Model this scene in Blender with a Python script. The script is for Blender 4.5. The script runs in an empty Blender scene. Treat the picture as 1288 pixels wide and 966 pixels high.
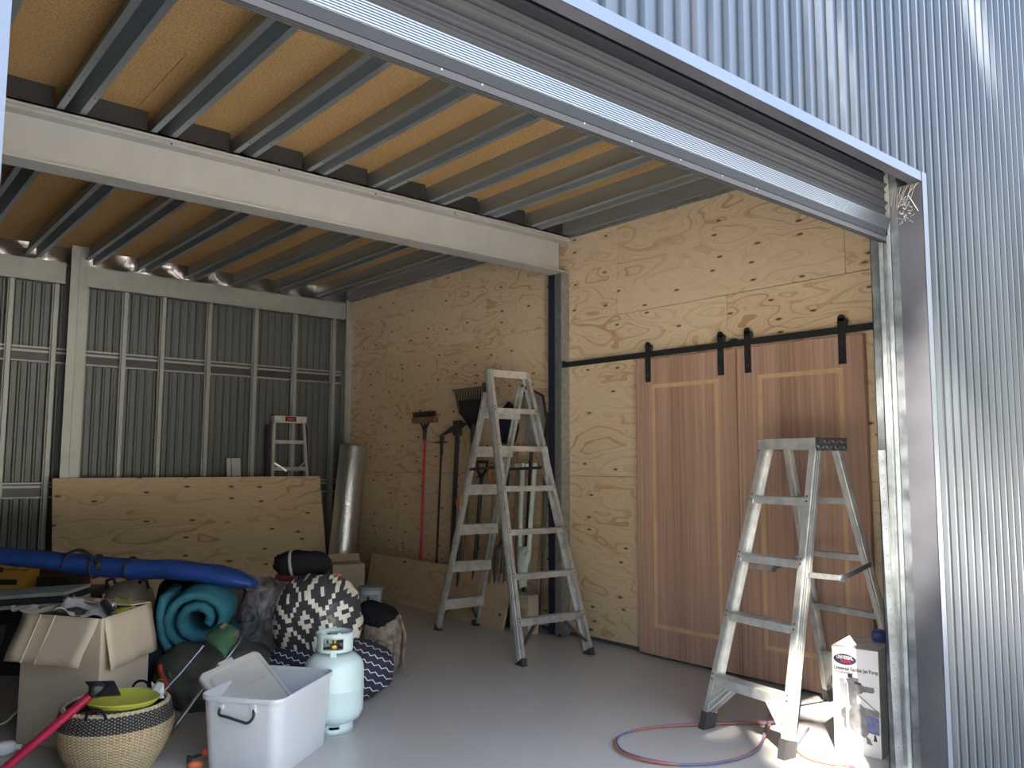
import bpy, bmesh, math, random
from mathutils import Vector, Matrix, noise, Quaternion
random.seed(7)
PI = math.pi
SC = bpy.context.scene
COL = SC.collection
V = Vector

# ------------------------------------------------------------------ materials
def new_mat(name):
    m = bpy.data.materials.new(name); m.use_nodes = True
    nt = m.node_tree
    b = nt.nodes.get('Principled BSDF')
    return m, nt, b
def N(nt, typ, **kw):
    n = nt.nodes.new(typ)
    for k, v in kw.items():
        if k.startswith('i_'):
            key = k[2:]
            key = int(key) if key.isdigit() else key.replace('_', ' ')
            n.inputs[key].default_value = v
        else: setattr(n, k, v)
    return n
def L(nt, a, b): nt.links.new(a, b)
def ramp(nt, fac, stops, interp='LINEAR'):
    r = nt.nodes.new('ShaderNodeValToRGB'); r.color_ramp.interpolation = interp
    e = r.color_ramp.elements
    while len(e) < len(stops): e.new(0.5)
    for i, (p, c) in enumerate(stops):
        e[i].position = p
        e[i].color = (c, c, c, 1) if isinstance(c, (int, float)) else (*c, 1)
    L(nt, fac, r.inputs[0]); return r
def math_n(nt, op, a, b=None, c=None):
    n = nt.nodes.new('ShaderNodeMath'); n.operation = op
    for i, x in enumerate((a, b, c)):
        if x is None: continue
        if isinstance(x, (int, float)): n.inputs[i].default_value = x
        else: L(nt, x, n.inputs[i])
    return n.outputs[0]
def mix(nt, fac, a, b, mode='MIX'):
    n = nt.nodes.new('ShaderNodeMix'); n.data_type = 'RGBA'; n.blend_type = mode
    for s, x in ((n.inputs[0], fac), (n.inputs[6], a), (n.inputs[7], b)):
        if isinstance(x, (int, float)): s.default_value = x
        elif isinstance(x, tuple): s.default_value = (*x, 1)
        else: L(nt, x, s)
    return n.outputs[2]
def coords(nt, scale=(1,1,1), rot=(0,0,0), island=0.0):
    tc = N(nt, 'ShaderNodeTexCoord'); mp = N(nt, 'ShaderNodeMapping')
    mp.inputs['Scale'].default_value = scale; mp.inputs['Rotation'].default_value = rot
    L(nt, tc.outputs['Object'], mp.inputs['Vector'])
    if island:
        g = N(nt, 'ShaderNodeNewGeometry')
        v = math_n(nt, 'MULTIPLY', g.outputs['Random Per Island'], island)
        cb = N(nt, 'ShaderNodeCombineXYZ')
        L(nt, v, cb.inputs[0]); L(nt, v, cb.inputs[1]); L(nt, v, cb.inputs[2])
        L(nt, cb.outputs[0], mp.inputs['Location'])
    return mp.outputs[0]
def bump(nt, b, h, strength=0.3, dist=0.01):
    n = N(nt, 'ShaderNodeBump'); n.inputs['Strength'].default_value = strength; n.inputs['Distance'].default_value = dist
    L(nt, h, n.inputs['Height']); L(nt, n.outputs[0], b.inputs['Normal'])
def plain(name, c, rough=0.6, metal=0.0, var=0.12, vs=6.0, spec=0.5, bs=0.0, **kw):
    m, nt, b = new_mat(name)
    co = coords(nt)
    n = N(nt, 'ShaderNodeTexNoise', i_Scale=vs, i_Detail=4.0); L(nt, co, n.inputs['Vector'])
    lo = tuple(x*(1-var) for x in c); hi = tuple(min(1, x*(1+var)) for x in c)
    r = ramp(nt, n.outputs['Fac'], [(0.3, lo), (0.7, hi)])
    L(nt, r.outputs[0], b.inputs['Base Color'])
    b.inputs['Roughness'].default_value = rough; b.inputs['Metallic'].default_value = metal
    b.inputs['Specular IOR Level'].default_value = spec
    if bs: bump(nt, b, n.outputs['Fac'], bs, 0.02)
    for k, v in kw.items(): b.inputs[k.replace('_', ' ')].default_value = v
    return m
def galv(name, c=(0.42,0.45,0.47), rough=0.42, metal=0.85, scale=25, var=0.25, streak=(1,1,1), spec=0.5):
    m, nt, b = new_mat(name)
    co = coords(nt, streak)
    v = N(nt, 'ShaderNodeTexNoise', i_Scale=scale, i_Detail=3.0); L(nt, co, v.inputs['Vector'])
    n = N(nt, 'ShaderNodeTexNoise', i_Scale=2.2, i_Detail=4.0); L(nt, co, n.inputs['Vector'])
    a = math_n(nt, 'ADD', math_n(nt, 'MULTIPLY', v.outputs['Fac'], 0.6), math_n(nt, 'MULTIPLY', n.outputs['Fac'], 0.4))
    r = ramp(nt, a, [(0.35, tuple(x*(1-var) for x in c)), (0.65, tuple(min(1,x*(1+var)) for x in c))])
    L(nt, r.outputs[0], b.inputs['Base Color'])
    rr = ramp(nt, a, [(0.3, rough*0.8), (0.7, min(1,rough*1.25))]); L(nt, rr.outputs[0], b.inputs['Roughness'])
    b.inputs['Metallic'].default_value = metal; b.inputs['Specular IOR Level'].default_value = spec
    return m
def plywood(name, scale, base, dark, kn=0.55, freq=9.0, isl=37.0, kscale=(1,1,1), ax=1):
    """rotary-cut pine: contour-line grain, knots"""
    m, nt, b = new_mat(name)
    co = coords(nt, scale, island=isl)
    # knots
    kc = coords(nt, kscale, island=isl)
    vo = N(nt, 'ShaderNodeTexVoronoi', i_Scale=1.0, voronoi_dimensions='2D'); vo.inputs['Randomness'].default_value = 0.7
    ks = N(nt, 'ShaderNodeSeparateXYZ'); L(nt, kc, ks.inputs[0]); kb = N(nt, 'ShaderNodeCombineXYZ'); L(nt, ks.outputs[ax], kb.inputs[0]); L(nt, ks.outputs[2], kb.inputs[1])
    L(nt, kb.outputs[0], vo.inputs['Vector'])
    sep = N(nt, 'ShaderNodeSeparateColor'); L(nt, vo.outputs['Color'], sep.inputs[0])
    keep = math_n(nt, 'GREATER_THAN', sep.outputs[0], kn)
    knot = math_n(nt, 'MULTIPLY', ramp(nt, vo.outputs['Distance'], [(0.0, 1.0), (0.06, 0.8), (0.09, 0.0)]).outputs[0], keep)
    halo = math_n(nt, 'MULTIPLY', ramp(nt, vo.outputs['Distance'], [(0.0, 1.0), (0.45, 0.0)], 'EASE').outputs[0], keep)
    n = N(nt, 'ShaderNodeTexNoise', i_Scale=1.0, i_Detail=2.0, i_Roughness=0.4, i_Distortion=0.5); L(nt, co, n.inputs['Vector'])
    f = math_n(nt, 'ADD', n.outputs['Fac'], math_n(nt, 'MULTIPLY', halo, 0.12))
    fr = math_n(nt, 'FRACT', math_n(nt, 'MULTIPLY', f, freq))
    line = ramp(nt, fr, [(0.0, 0.0), (0.66, 0.06), (0.90, 0.65), (0.97, 1.1), (1.0, 0.0)]).outputs[0]
    fr2 = math_n(nt, 'FRACT', math_n(nt, 'MULTIPLY', f, freq*3.1))
    line2 = ramp(nt, fr2, [(0.0, 0.0), (0.7, 0.05), (0.93, 0.5), (1.0, 0.0)]).outputs[0]
    n2 = N(nt, 'ShaderNodeTexNoise', i_Scale=0.8, i_Detail=3.0); L(nt, co, n2.inputs['Vector'])
    fade = ramp(nt, n2.outputs['Fac'], [(0.38, 0.22), (0.60, 1.0)]).outputs[0]
    lf = math_n(nt, 'MULTIPLY', math_n(nt, 'ADD', line, line2), fade)
    fine = N(nt, 'ShaderNodeTexNoise', i_Scale=9.0, i_Detail=5.0); L(nt, co, fine.inputs['Vector'])
    b0 = mix(nt, fine.outputs['Fac'], tuple(x*0.86 for x in base), tuple(min(1,x*1.1) for x in base))
    g = N(nt, 'ShaderNodeNewGeometry')
    b0 = mix(nt, math_n(nt, 'MULTIPLY', g.outputs['Random Per Island'], 0.35), b0, (base[0]*0.8, base[1]*0.7, base[2]*0.55))
    c = mix(nt, math_n(nt, 'MINIMUM', math_n(nt, 'MULTIPLY', lf, 0.95), 1.0), b0, dark)
    c = mix(nt, knot, c, (0.10, 0.045, 0.02))
    L(nt, c, b.inputs['Base Color'])
    b.inputs['Roughness'].default_value = 0.62; b.inputs['Specular IOR Level'].default_value = 0.3
    bump(nt, b, lf, 0.12, 0.004)
    return m
def particle_board():
    m, nt, b = new_mat('particle_board')
    co = coords(nt)
    a = N(nt, 'ShaderNodeTexNoise', i_Scale=90.0, i_Detail=3.0); L(nt, co, a.inputs['Vector'])
    v = N(nt, 'ShaderNodeTexVoronoi', i_Scale=55.0); L(nt, co, v.inputs['Vector'])
    n = N(nt, 'ShaderNodeTexNoise', i_Scale=1.3, i_Detail=4.0); L(nt, co, n.inputs['Vector'])
    c = mix(nt, ramp(nt, a.outputs['Fac'], [(0.35, 0.0), (0.65, 1.0)]).outputs[0], (0.42,0.245,0.095), (0.72,0.46,0.20))
    c = mix(nt, ramp(nt, v.outputs['Distance'], [(0.0, 0.7), (0.22, 0.0)]).outputs[0], c, (0.2,0.10,0.035))
    c = mix(nt, ramp(nt, n.outputs['Fac'], [(0.3, 0.0), (0.75, 0.5)]).outputs[0], c, (0.42,0.26,0.12))
    L(nt, c, b.inputs['Base Color']); b.inputs['Roughness'].default_value = 0.75; b.inputs['Specular IOR Level'].default_value = 0.25
    return m
def veneer():
    m, nt, b = new_mat('door_veneer')
    co = coords(nt, (1, 70, 0.9), island=11)
    n = N(nt, 'ShaderNodeTexNoise', i_Scale=1.0, i_Detail=5.0, i_Roughness=0.65); L(nt, co, n.inputs['Vector'])
    co2 = coords(nt, (1, 7, 0.12), island=5)
    n2 = N(nt, 'ShaderNodeTexNoise', i_Scale=1.0, i_Detail=3.0); L(nt, co2, n2.inputs['Vector'])
    f = math_n(nt, 'ADD', math_n(nt, 'MULTIPLY', n.outputs['Fac'], 0.6), math_n(nt, 'MULTIPLY', n2.outputs['Fac'], 0.45))
    r = ramp(nt, f, [(0.36, (0.27,0.16,0.115)), (0.55, (0.43,0.27,0.20)), (0.72, (0.56,0.385,0.29))])
    L(nt, r.outputs[0], b.inputs['Base Color']); b.inputs['Roughness'].default_value = 0.5
    return m
def concrete():
    m, nt, b = new_mat('epoxy_floor')
    co = coords(nt)
    n = N(nt, 'ShaderNodeTexNoise', i_Scale=1.1, i_Detail=3.0, i_Roughness=0.5); L(nt, co, n.inputs['Vector'])
    c = ramp(nt, n.outputs['Fac'], [(0.3, (0.435,0.415,0.395)), (0.7, (0.475,0.455,0.435))])
    v = N(nt, 'ShaderNodeTexVoronoi', i_Scale=4.0); L(nt, co, v.inputs['Vector'])
    sp = ramp(nt, v.outputs['Distance'], [(0.0, 0.5), (0.035, 0.0)])
    L(nt, mix(nt, sp.outputs[0], c.outputs[0], (0.12,0.1,0.09)), b.inputs['Base Color'])
    n2 = N(nt, 'ShaderNodeTexNoise', i_Scale=5.0, i_Detail=4.0); L(nt, co, n2.inputs['Vector'])
    b.inputs['Roughness'].default_value = 0.27
    b.inputs['Specular IOR Level'].default_value = 0.45
    n3 = N(nt, 'ShaderNodeTexNoise', i_Scale=14.0, i_Detail=2.0)
    return m
def ikat():
    """black and cream stepped diamonds"""
    m, nt, b = new_mat('diamond_fabric')
    tc = N(nt, 'ShaderNodeTexCoord'); mp = N(nt, 'ShaderNodeMapping')
    mp.inputs['Rotation'].default_value = (0, 0, 0.70); L(nt, tc.outputs['Object'], mp.inputs['Vector'])
    mp2 = N(nt, 'ShaderNodeMapping'); mp2.inputs['Rotation'].default_value = (0, 0.22, 0); L(nt, mp.outputs[0], mp2.inputs['Vector'])
    s = N(nt, 'ShaderNodeSeparateXYZ'); L(nt, mp2.outputs[0], s.inputs[0])
    def q(x, p): return math_n(nt, 'SNAP', math_n(nt, 'DIVIDE', x, p), 1/11)
    u = q(s.outputs[0], 0.20); w = q(s.outputs[2], 0.275)
    def tri(x): return math_n(nt, 'ABSOLUTE', math_n(nt, 'SUBTRACT', math_n(nt, 'FRACT', x), 0.5))
    d = math_n(nt, 'ADD', tri(math_n(nt, 'ADD', u, 0.3)), tri(math_n(nt, 'ADD', w, 0.5)))
    r = ramp(nt, d, [(0.0, (0.03,0.03,0.035)), (0.075, (0.66,0.62,0.52)), (0.24, (0.03,0.03,0.035)), (0.52, (0.66,0.62,0.52)), (0.63, (0.03,0.03,0.035)), (0.9, (0.66,0.62,0.52))], 'CONSTANT')
    L(nt, r.outputs[0], b.inputs['Base Color']); b.inputs['Roughness'].default_value = 0.8
    b.inputs['Coat Weight'].default_value = 0.5; b.inputs['Coat Roughness'].default_value = 0.15
    n = N(nt, 'ShaderNodeTexNoise', i_Scale=9.0, i_Detail=4.0, i_Distortion=1.5); L(nt, tc.outputs['Object'], n.inputs['Vector'])
    bump(nt, b, n.outputs['Fac'], 0.7, 0.03)
    return m
def zigzag():
    m, nt, b = new_mat('zigzag_fabric')
    tc = N(nt, 'ShaderNodeTexCoord'); mp = N(nt, 'ShaderNodeMapping')
    mp.inputs['Rotation'].default_value = (0, -0.45, 0.7); L(nt, tc.outputs['Object'], mp.inputs['Vector'])
    s = N(nt, 'ShaderNodeSeparateXYZ'); L(nt, mp.outputs[0], s.inputs[0])
    t = math_n(nt, 'MULTIPLY', math_n(nt, 'ABSOLUTE', math_n(nt, 'SUBTRACT', math_n(nt, 'FRACT', math_n(nt, 'MULTIPLY', s.outputs[0], 24.0)), 0.5)), 0.028)
    v = math_n(nt, 'FRACT', math_n(nt, 'MULTIPLY', math_n(nt, 'ADD', s.outputs[2], t), 24.0))
    r = ramp(nt, v, [(0.0, (0.62,0.62,0.66)), (0.13, (0.018,0.02,0.04))], 'CONSTANT')
    L(nt, r.outputs[0], b.inputs['Base Color']); b.inputs['Roughness'].default_value = 0.8
    n = N(nt, 'ShaderNodeTexNoise', i_Scale=5.0, i_Detail=3.0); L(nt, tc.outputs['Object'], n.inputs['Vector'])
    bump(nt, b, n.outputs['Fac'], 0.6, 0.04)
    return m
def basket_mat():
    m, nt, b = new_mat('woven_seagrass')
    tc = N(nt, 'ShaderNodeTexCoord'); s = N(nt, 'ShaderNodeSeparateXYZ'); L(nt, tc.outputs['Object'], s.inputs[0])
    ang = math_n(nt, 'ARCTAN2', s.outputs[1], s.outputs[0])
    a = math_n(nt, 'SINE', math_n(nt, 'MULTIPLY', ang, 62.0))
    z = math_n(nt, 'SINE', math_n(nt, 'MULTIPLY', s.outputs[2], 2*PI/0.0125))
    w = math_n(nt, 'MULTIPLY', a, z)
    light = mix(nt, ramp(nt, w, [(0.0, 0.0), (0.6, 1.0)]).outputs[0], (0.36,0.26,0.14), (0.62,0.50,0.32))
    dk = mix(nt, ramp(nt, w, [(0.45, 0.0), (0.9, 1.0)]).outputs[0], (0.025,0.024,0.024), (0.42,0.36,0.26))
    band = math_n(nt, 'GREATER_THAN', s.outputs[2], 0.195)
    top = math_n(nt, 'GREATER_THAN', s.outputs[2], 0.262)
    c = mix(nt, band, light, dk); c = mix(nt, top, c, (0.5,0.42,0.29))
    L(nt, c, b.inputs['Base Color']); b.inputs['Roughness'].default_value = 0.75
    bump(nt, b, w, 0.5, 0.006)
    return m
def foil(name, scale=30, c=(0.62,0.63,0.66)):
    m, nt, b = new_mat(name)
    co = coords(nt)
    n = N(nt, 'ShaderNodeTexNoise', i_Scale=scale, i_Detail=4.0, i_Distortion=2.0); L(nt, co, n.inputs['Vector'])
    b.inputs['Base Color'].default_value = (*c, 1); b.inputs['Metallic'].default_value = 0.95; b.inputs['Roughness'].default_value = 0.28
    bump(nt, b, n.outputs['Fac'], 0.5, 0.01); return m
def cloudy_bag():
    m, nt, b = new_mat('clear_bag_over_purple')
    co = coords(nt)
    n = N(nt, 'ShaderNodeTexNoise', i_Scale=7.0, i_Detail=4.0, i_Distortion=2.5); L(nt, co, n.inputs['Vector'])
    r = ramp(nt, n.outputs['Fac'], [(0.3, (0.07,0.065,0.09)), (0.5, (0.24,0.225,0.27)), (0.68, (0.5,0.48,0.5))])
    L(nt, r.outputs[0], b.inputs['Base Color']); b.inputs['Roughness'].default_value = 0.3
    bump(nt, b, n.outputs['Fac'], 0.5, 0.03); return m

M = {}
PB, PD = (0.66,0.535,0.38), (0.43,0.265,0.125)
M['ply_wall'] = plywood('pine_plywood_wall', (1.0, 1.5, 4.6), PB, PD, kn=0.62, freq=8.0, kscale=(0.01, 3.3, 9.0))
M['ply_back'] = plywood('pine_plywood_sheet', (1.2, 1.0, 5.0), (0.62,0.49,0.33), (0.40,0.26,0.14), kn=0.45, freq=5.0, kscale=(2.6, 0.01, 7.0), ax=0)
M['ply_low'] = plywood('pine_plywood_offcut', (1.0, 1.2, 6.0), (0.58,0.45,0.30), (0.42,0.28,0.15), kn=0.6, freq=5.0, kscale=(0.01, 3.2, 6.0))
M['board'] = particle_board()
M['veneer'] = veneer()
M['inlay'] = plain('inlay_timber', (0.58,0.38,0.22), 0.5)
M['floor'] = concrete()
M['ground'] = plain('pale_gravel', (0.56,0.52,0.46), 0.9, vs=20, var=0.2)
M['clad'] = galv('corrugated_zincalume', (0.078,0.088,0.102), 0.33, 0.92, scale=3.5, var=0.10, streak=(1,1,0.3))
M['clad_in'] = galv('cladding_inner_face', (0.13,0.14,0.135), 0.5, 0.6, scale=6, var=0.08)
M['flash'] = galv('zincalume_flashing', (0.12,0.135,0.165), 0.33, 0.9, scale=5, var=0.06)
M['reveal'] = galv('dark_jamb_lining', (0.062,0.062,0.072), 0.45, 0.4, scale=3, var=0.25)
M['galv'] = galv('galvanised_steel', (0.36,0.41,0.44), 0.40, 0.85)
M['galv_lt'] = galv('bright_galvanised_steel', (0.33,0.355,0.355), 0.45, 0.75)
M['galv_mot'] = galv('mottled_galvanised_steel', (0.15,0.16,0.168), 0.42, 0.7, scale=14, var=0.5)
M['stud'] = galv('galvanised_stud', (0.36,0.375,0.35), 0.5, 0.6, scale=9, var=0.10)
M['joist'] = galv('galvanised_joist', (0.40,0.44,0.46), 0.48, 0.75, scale=8, var=0.12, streak=(1,0.1,1))
M['beam'] = plain('grey_primer_paint', (0.42,0.415,0.395), 0.5, 0.0, var=0.05)
M['alu'] = galv('worn_aluminium', (0.66,0.65,0.62), 0.42, 0.7, scale=18, var=0.2)
M['alu_old'] = galv('dull_aluminium', (0.50,0.50,0.49), 0.45, 0.7, scale=18, var=0.25)
M['checker'] = galv('dark_checker_plate', (0.30,0.295,0.285), 0.35, 0.8)
M['alu_bar'] = galv('bright_aluminium', (0.22,0.235,0.25), 0.3, 0.9, scale=6, var=0.05)
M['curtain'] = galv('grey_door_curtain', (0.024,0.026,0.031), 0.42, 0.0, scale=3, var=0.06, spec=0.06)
M['rubber'] = plain('black_rubber', (0.02,0.02,0.022), 0.6)
M['greyrubber'] = plain('grey_rubber', (0.045,0.042,0.042), 0.7)
M['black'] = plain('black_powder_coat', (0.016,0.017,0.02), 0.5)
M['blackfab'] = plain('black_fabric', (0.010,0.010,0.012), 0.9, spec=0.1, bs=0.5, vs=9)
M['rust'] = plain('rusted_rivet', (0.14,0.06,0.03), 0.7)
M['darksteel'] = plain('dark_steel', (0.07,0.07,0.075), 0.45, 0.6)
M['brownstay'] = plain('brown_stay', (0.12,0.085,0.065), 0.5, 0.4)
M['card'] = plain('corrugated_cardboard', (0.50,0.415,0.31), 0.85, var=0.08, vs=3)
M['card_dk'] = plain('cardboard_edge', (0.36,0.27,0.18), 0.85)
M['white'] = plain('white_plastic', (0.72,0.73,0.75), 0.4, var=0.04)
M['tub'] = plain('translucent_white_plastic', (0.56,0.57,0.59), 0.35, var=0.03, vs=3, Subsurface_Weight=0.15, Subsurface_Radius=(0.05,0.05,0.05))
M['lid'] = plain('frosted_clear_plastic', (0.66,0.64,0.60), 0.35, var=0.05, vs=7, Transmission_Weight=0.45, Alpha=1.0)
M['clearpl'] = plain('cloudy_clear_plastic', (0.42,0.40,0.36), 0.25, var=0.08, vs=7, Transmission_Weight=0.4)
M['lpg'] = plain('pale_green_enamel', (0.56,0.68,0.66), 0.32, var=0.04, vs=5)
M['brass'] = plain('brass', (0.55,0.38,0.12), 0.35, 0.9)
M['blue'] = plain('blue_nylon', (0.012,0.045,0.22), 0.55, bs=0.35, vs=7, var=0.3)
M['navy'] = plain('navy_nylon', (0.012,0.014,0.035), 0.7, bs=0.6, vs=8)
M['teal'] = plain('teal_fabric', (0.018,0.13,0.175), 0.8, bs=0.4, vs=12, var=0.2)
M['green'] = plain('green_canvas', (0.07,0.17,0.09), 0.8, bs=0.2, vs=30)
M['tan'] = plain('tan_patch', (0.30,0.22,0.13), 0.8)
M['tarp'] = plain('grey_green_tarp', (0.075,0.08,0.065), 0.6, bs=0.9, vs=5, var=0.3)
M['ikat'] = ikat(); M['zig'] = zigzag(); M['purple'] = cloudy_bag()
M['basket'] = basket_mat()
M['lime'] = plain('lime_plastic', (0.42,0.44,0.05), 0.4, var=0.08)
M['red'] = plain('red_metallic_paint', (0.42,0.02,0.06), 0.3, 0.25, var=0.1)
M['redpl'] = plain('red_plastic', (0.42,0.05,0.03), 0.5)
M['orange'] = plain('orange_plastic', (0.72,0.16,0.06), 0.5)
M['orangew'] = plain('orange_handle', (0.50,0.20,0.06), 0.6)
M['yellow'] = plain('yellow_toolbox_plastic', (0.66,0.36,0.06), 0.5, var=0.05)
M['maroon'] = plain('maroon_plastic', (0.10,0.015,0.015), 0.5)
M['cloth'] = plain('white_cloth', (0.55,0.54,0.55), 0.85, bs=0.5, vs=20)
M['greycase'] = plain('grey_green_case', (0.30,0.34,0.31), 0.6)
M['camo'] = plain('khaki_backpack', (0.17,0.135,0.10), 0.85, var=0.6, vs=22, bs=0.5)
M['strap'] = plain('grey_strap', (0.22,0.21,0.20), 0.8)
M['foil'] = foil('foil_wrap'); M['foil2'] = foil('crumpled_foil', 9, (0.35,0.33,0.33))
M['brush'] = plain('brown_broom_block', (0.19,0.10,0.06), 0.7)
M['woodh'] = plain('timber_handle', (0.22,0.14,0.08), 0.6)
M['pale'] = plain('pale_green_fibreglass', (0.50,0.58,0.52), 0.45)
M['boxwhite'] = plain('white_carton', (0.76,0.74,0.74), 0.5, var=0.02, vs=3)
M['boxlid'] = plain('worn_carton_top', (0.50,0.45,0.40), 0.7, var=0.2, vs=12)
M['print_grey'] = plain('grey_print', (0.17,0.165,0.17), 0.5, var=0.35, vs=30)
M['print_lt'] = plain('light_grey_print', (0.42,0.41,0.43), 0.5, var=0.2, vs=30)
M['print_blk'] = plain('black_print', (0.02,0.02,0.022), 0.5)
M['print_navy'] = plain('navy_print', (0.05,0.03,0.08), 0.5)
M['print_red'] = plain('red_print', (0.55,0.03,0.04), 0.5)
M['print_blue'] = plain('blue_print', (0.10,0.13,0.28), 0.5, var=0.4, vs=60)
M['bluecap'] = plain('navy_cap_plastic', (0.03,0.045,0.16), 0.4)
M['hoser'] = plain('red_hose', (0.42,0.11,0.07), 0.5); M['hoseb'] = plain('blue_grey_hose', (0.11,0.13,0.24), 0.5)
M['bucket'] = plain('pale_blue_bucket', (0.30,0.42,0.50), 0.45)
M['web'] = plain('spider_silk', (0.45,0.42,0.40), 0.9)
M['leaf'] = plain('leaf', (0.06,0.13,0.03), 0.6); M['bark'] = plain('bark', (0.12,0.08,0.05), 0.9)
M['knot'] = plain('screw_head', (0.06,0.045,0.03), 0.6)

# ------------------------------------------------------------------ mesh helpers
class MB:
    def __init__(s): s.bm = bmesh.new()
    def box(s, c, size, R=None, mi=0, bev=0.0):
        """box centred at c; R = 3x3 / euler z float"""
        r = bmesh.ops.create_cube(s.bm, size=1.0)
        vs = r['verts']
        Rm = Matrix.Identity(3) if R is None else (Matrix.Rotation(R, 3, 'Z') if isinstance(R, (int, float)) else R)
        for v in vs: v.co = V(c) + Rm @ V((v.co.x*size[0], v.co.y*size[1], v.co.z*size[2]))
        if bev:
            es = list({e for v in vs for e in v.link_edges})
            bmesh.ops.bevel(s.bm, geom=es, offset=bev, segments=2, affect='EDGES', profile=0.7)
        return s
    def b2(s, lo, hi, bev=0.0):
        return s.box([(a+b)/2 for a, b in zip(lo, hi)], [abs(b-a) for a, b in zip(lo, hi)], bev=bev)
    def frame(s, p, q, up):
        d = (V(q)-V(p)).normalized(); u = V(up); x = d.cross(u)
        if x.length < 1e-5: x = d.cross(V((1,0,0)))
        x.normalize(); y = x.cross(d).normalized()
        return x, y, d
    def ext(s, prof, p, q, up=(0,0,1), cap=True):
        """extrude a closed 2D profile (x = sideways, y = up) from p to q"""
        x, y, d = s.frame(p, q, up)
        a = [s.bm.verts.new(V(p)+x*u+y*w) for u, w in prof]
        b = [s.bm.verts.new(V(q)+x*u+y*w) for u, w in prof]
        n = len(prof)
        for i in range(n): s.bm.faces.new((a[i], a[(i+1)%n], b[(i+1)%n], b[i]))
        if cap:
            s.bm.faces.new(a[::-1]); s.bm.faces.new(b)
        return s
    def bar(s, p, q, w, h, up=(0,0,1)):
        return s.ext([(-w/2,-h/2),(w/2,-h/2),(w/2,h/2),(-w/2,h/2)], p, q, up)
    def rod(s, p, q, r, n=10):
        return s.ext([(r*math.cos(2*PI*i/n), r*math.sin(2*PI*i/n)) for i in range(n)], p, q)
    def tube(s, pts, r, n=8, closed=False, rs=None):
        pts = [V(p) for p in pts]; rings = []; up = V((0,0,1)); m = len(pts)
        prev = None
        for i, p in enumerate(pts):
            d = (pts[(i+1)%m if closed else min(i+1, m-1)] - pts[(i-1)%m if closed else max(i-1, 0)]).normalized()
            if prev is None:
                x = d.cross(up)
                if x.length < 1e-3: x = d.cross(V((1,0,0)))
            else: x = prev - d*prev.dot(d)
            x.normalize(); prev = x; y = d.cross(x)
            rr = rs[i] if rs else r
            rx, ry = rr if isinstance(rr, tuple) else (rr, rr)
            rings.append([s.bm.verts.new(p+x*rx*math.cos(2*PI*k/n)+y*ry*math.sin(2*PI*k/n)) for k in range(n)])
        for i in range(m if closed else m-1):
            a, b = rings[i], rings[(i+1)%m]
            for k in range(n): s.bm.faces.new((a[k], a[(k+1)%n], b[(k+1)%n], b[k]))
        if not closed: s.bm.faces.new(rings[0][::-1]); s.bm.faces.new(rings[-1])
        return s
    def lathe(s, prof, c=(0,0,0), n=32, R=None, cap=True, fn=None, a0=0, a1=2*PI):
        full = abs(a1-a0-2*PI) < 1e-6
        rings = []
        for r, z in prof:
            ring = []
            for k in range(n if full else n+1):
                a = a0+(a1-a0)*k/n
                rr = r if fn is None else fn(r, z, a)
                p = V((rr*math.cos(a), rr*math.sin(a), z))
                if R is not None: p = R @ p
                ring.append(s.bm.verts.new(V(c)+p))
            rings.append(ring)
        for a, b in zip(rings, rings[1:]):
            m = len(a)
            for k in range(m if full else m-1):
                s.bm.faces.new((a[k], a[(k+1)%m], b[(k+1)%m], b[k]))
        if cap and full:
            s.bm.faces.new(rings[0][::-1]); s.bm.faces.new(rings[-1])
        return s
    def poly(s, pts, thick=None, d=None):
        """planar polygon, optionally extruded along d by thick"""
        a = [s.bm.verts.new(V(p)) for p in pts]
        if thick is None: s.bm.faces.new(a); return s
        off = V(d).normalized()*thick
        b = [s.bm.verts.new(V(p)+off) for p in pts]; n = len(a)
        s.bm.faces.new(a[::-1]); s.bm.faces.new(b)
        for i in range(n): s.bm.faces.new((a[i], a[(i+1)%n], b[(i+1)%n], b[i]))
        return s
    def blob(s, c, rad, R=None, amp=0.12, fr=2.5, seed=0, sub=4, floor=None, sq=1.0, bulge=1.0):
        r = bmesh.ops.create_icosphere(s.bm, subdivisions=sub, radius=1.0)
        Rm = Matrix.Identity(3) if R is None else (Matrix.Rotation(R, 3, 'Z') if isinstance(R, (int, float)) else R)
        for v in r['verts']:
            p = v.co.copy()
            if sq != 1.0:
                k = (abs(p.x)**sq+abs(p.y)**sq+abs(p.z)**sq)**(1/sq); p = p/k
            nz = noise.noise(p*fr+V((seed*7.1, seed*3.3, seed))) + 0.5*noise.noise(p*fr*2.3+V((seed, 9, 4)))
            wr = abs(noise.noise(p*fr*1.6+V((3, seed*2.7, 5))))
            p = p*(1+amp*nz-amp*0.7*(0.3-min(0.3, wr*1.5)))
            q = V(c)+Rm @ V((p.x*rad[0], p.y*rad[1], p.z*rad[2]))
            if floor is not None and q.z < floor: q.z = floor
            v.co = q
        return s
    def build(s, name, mat, parent=None, org=None, smooth=False, bevel=0.0, sub=0, kind=None, label=None, solid=0.0, wn=False):
        """verts are in the parent's space, or in world space when org is given"""
        if org is not None:
            for v in s.bm.verts: v.co -= V(org)
        bmesh.ops.recalc_face_normals(s.bm, faces=s.bm.faces)
        me = bpy.data.meshes.new(name); s.bm.to_mesh(me); s.bm.free()
        me.materials.append(M[mat] if isinstance(mat, str) else mat)
        o = bpy.data.objects.new(name, me); COL.objects.link(o)
        if org is not None and parent is None: o.location = org
        if parent is not None: o.parent = parent
        if smooth:
            for p in me.polygons: p.use_smooth = True
            if smooth != 'all': me.set_sharp_from_angle(angle=math.radians(smooth if not isinstance(smooth, bool) else 40))
        if solid:
            md = o.modifiers.new('s', 'SOLIDIFY'); md.thickness = solid; md.offset = 0
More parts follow.
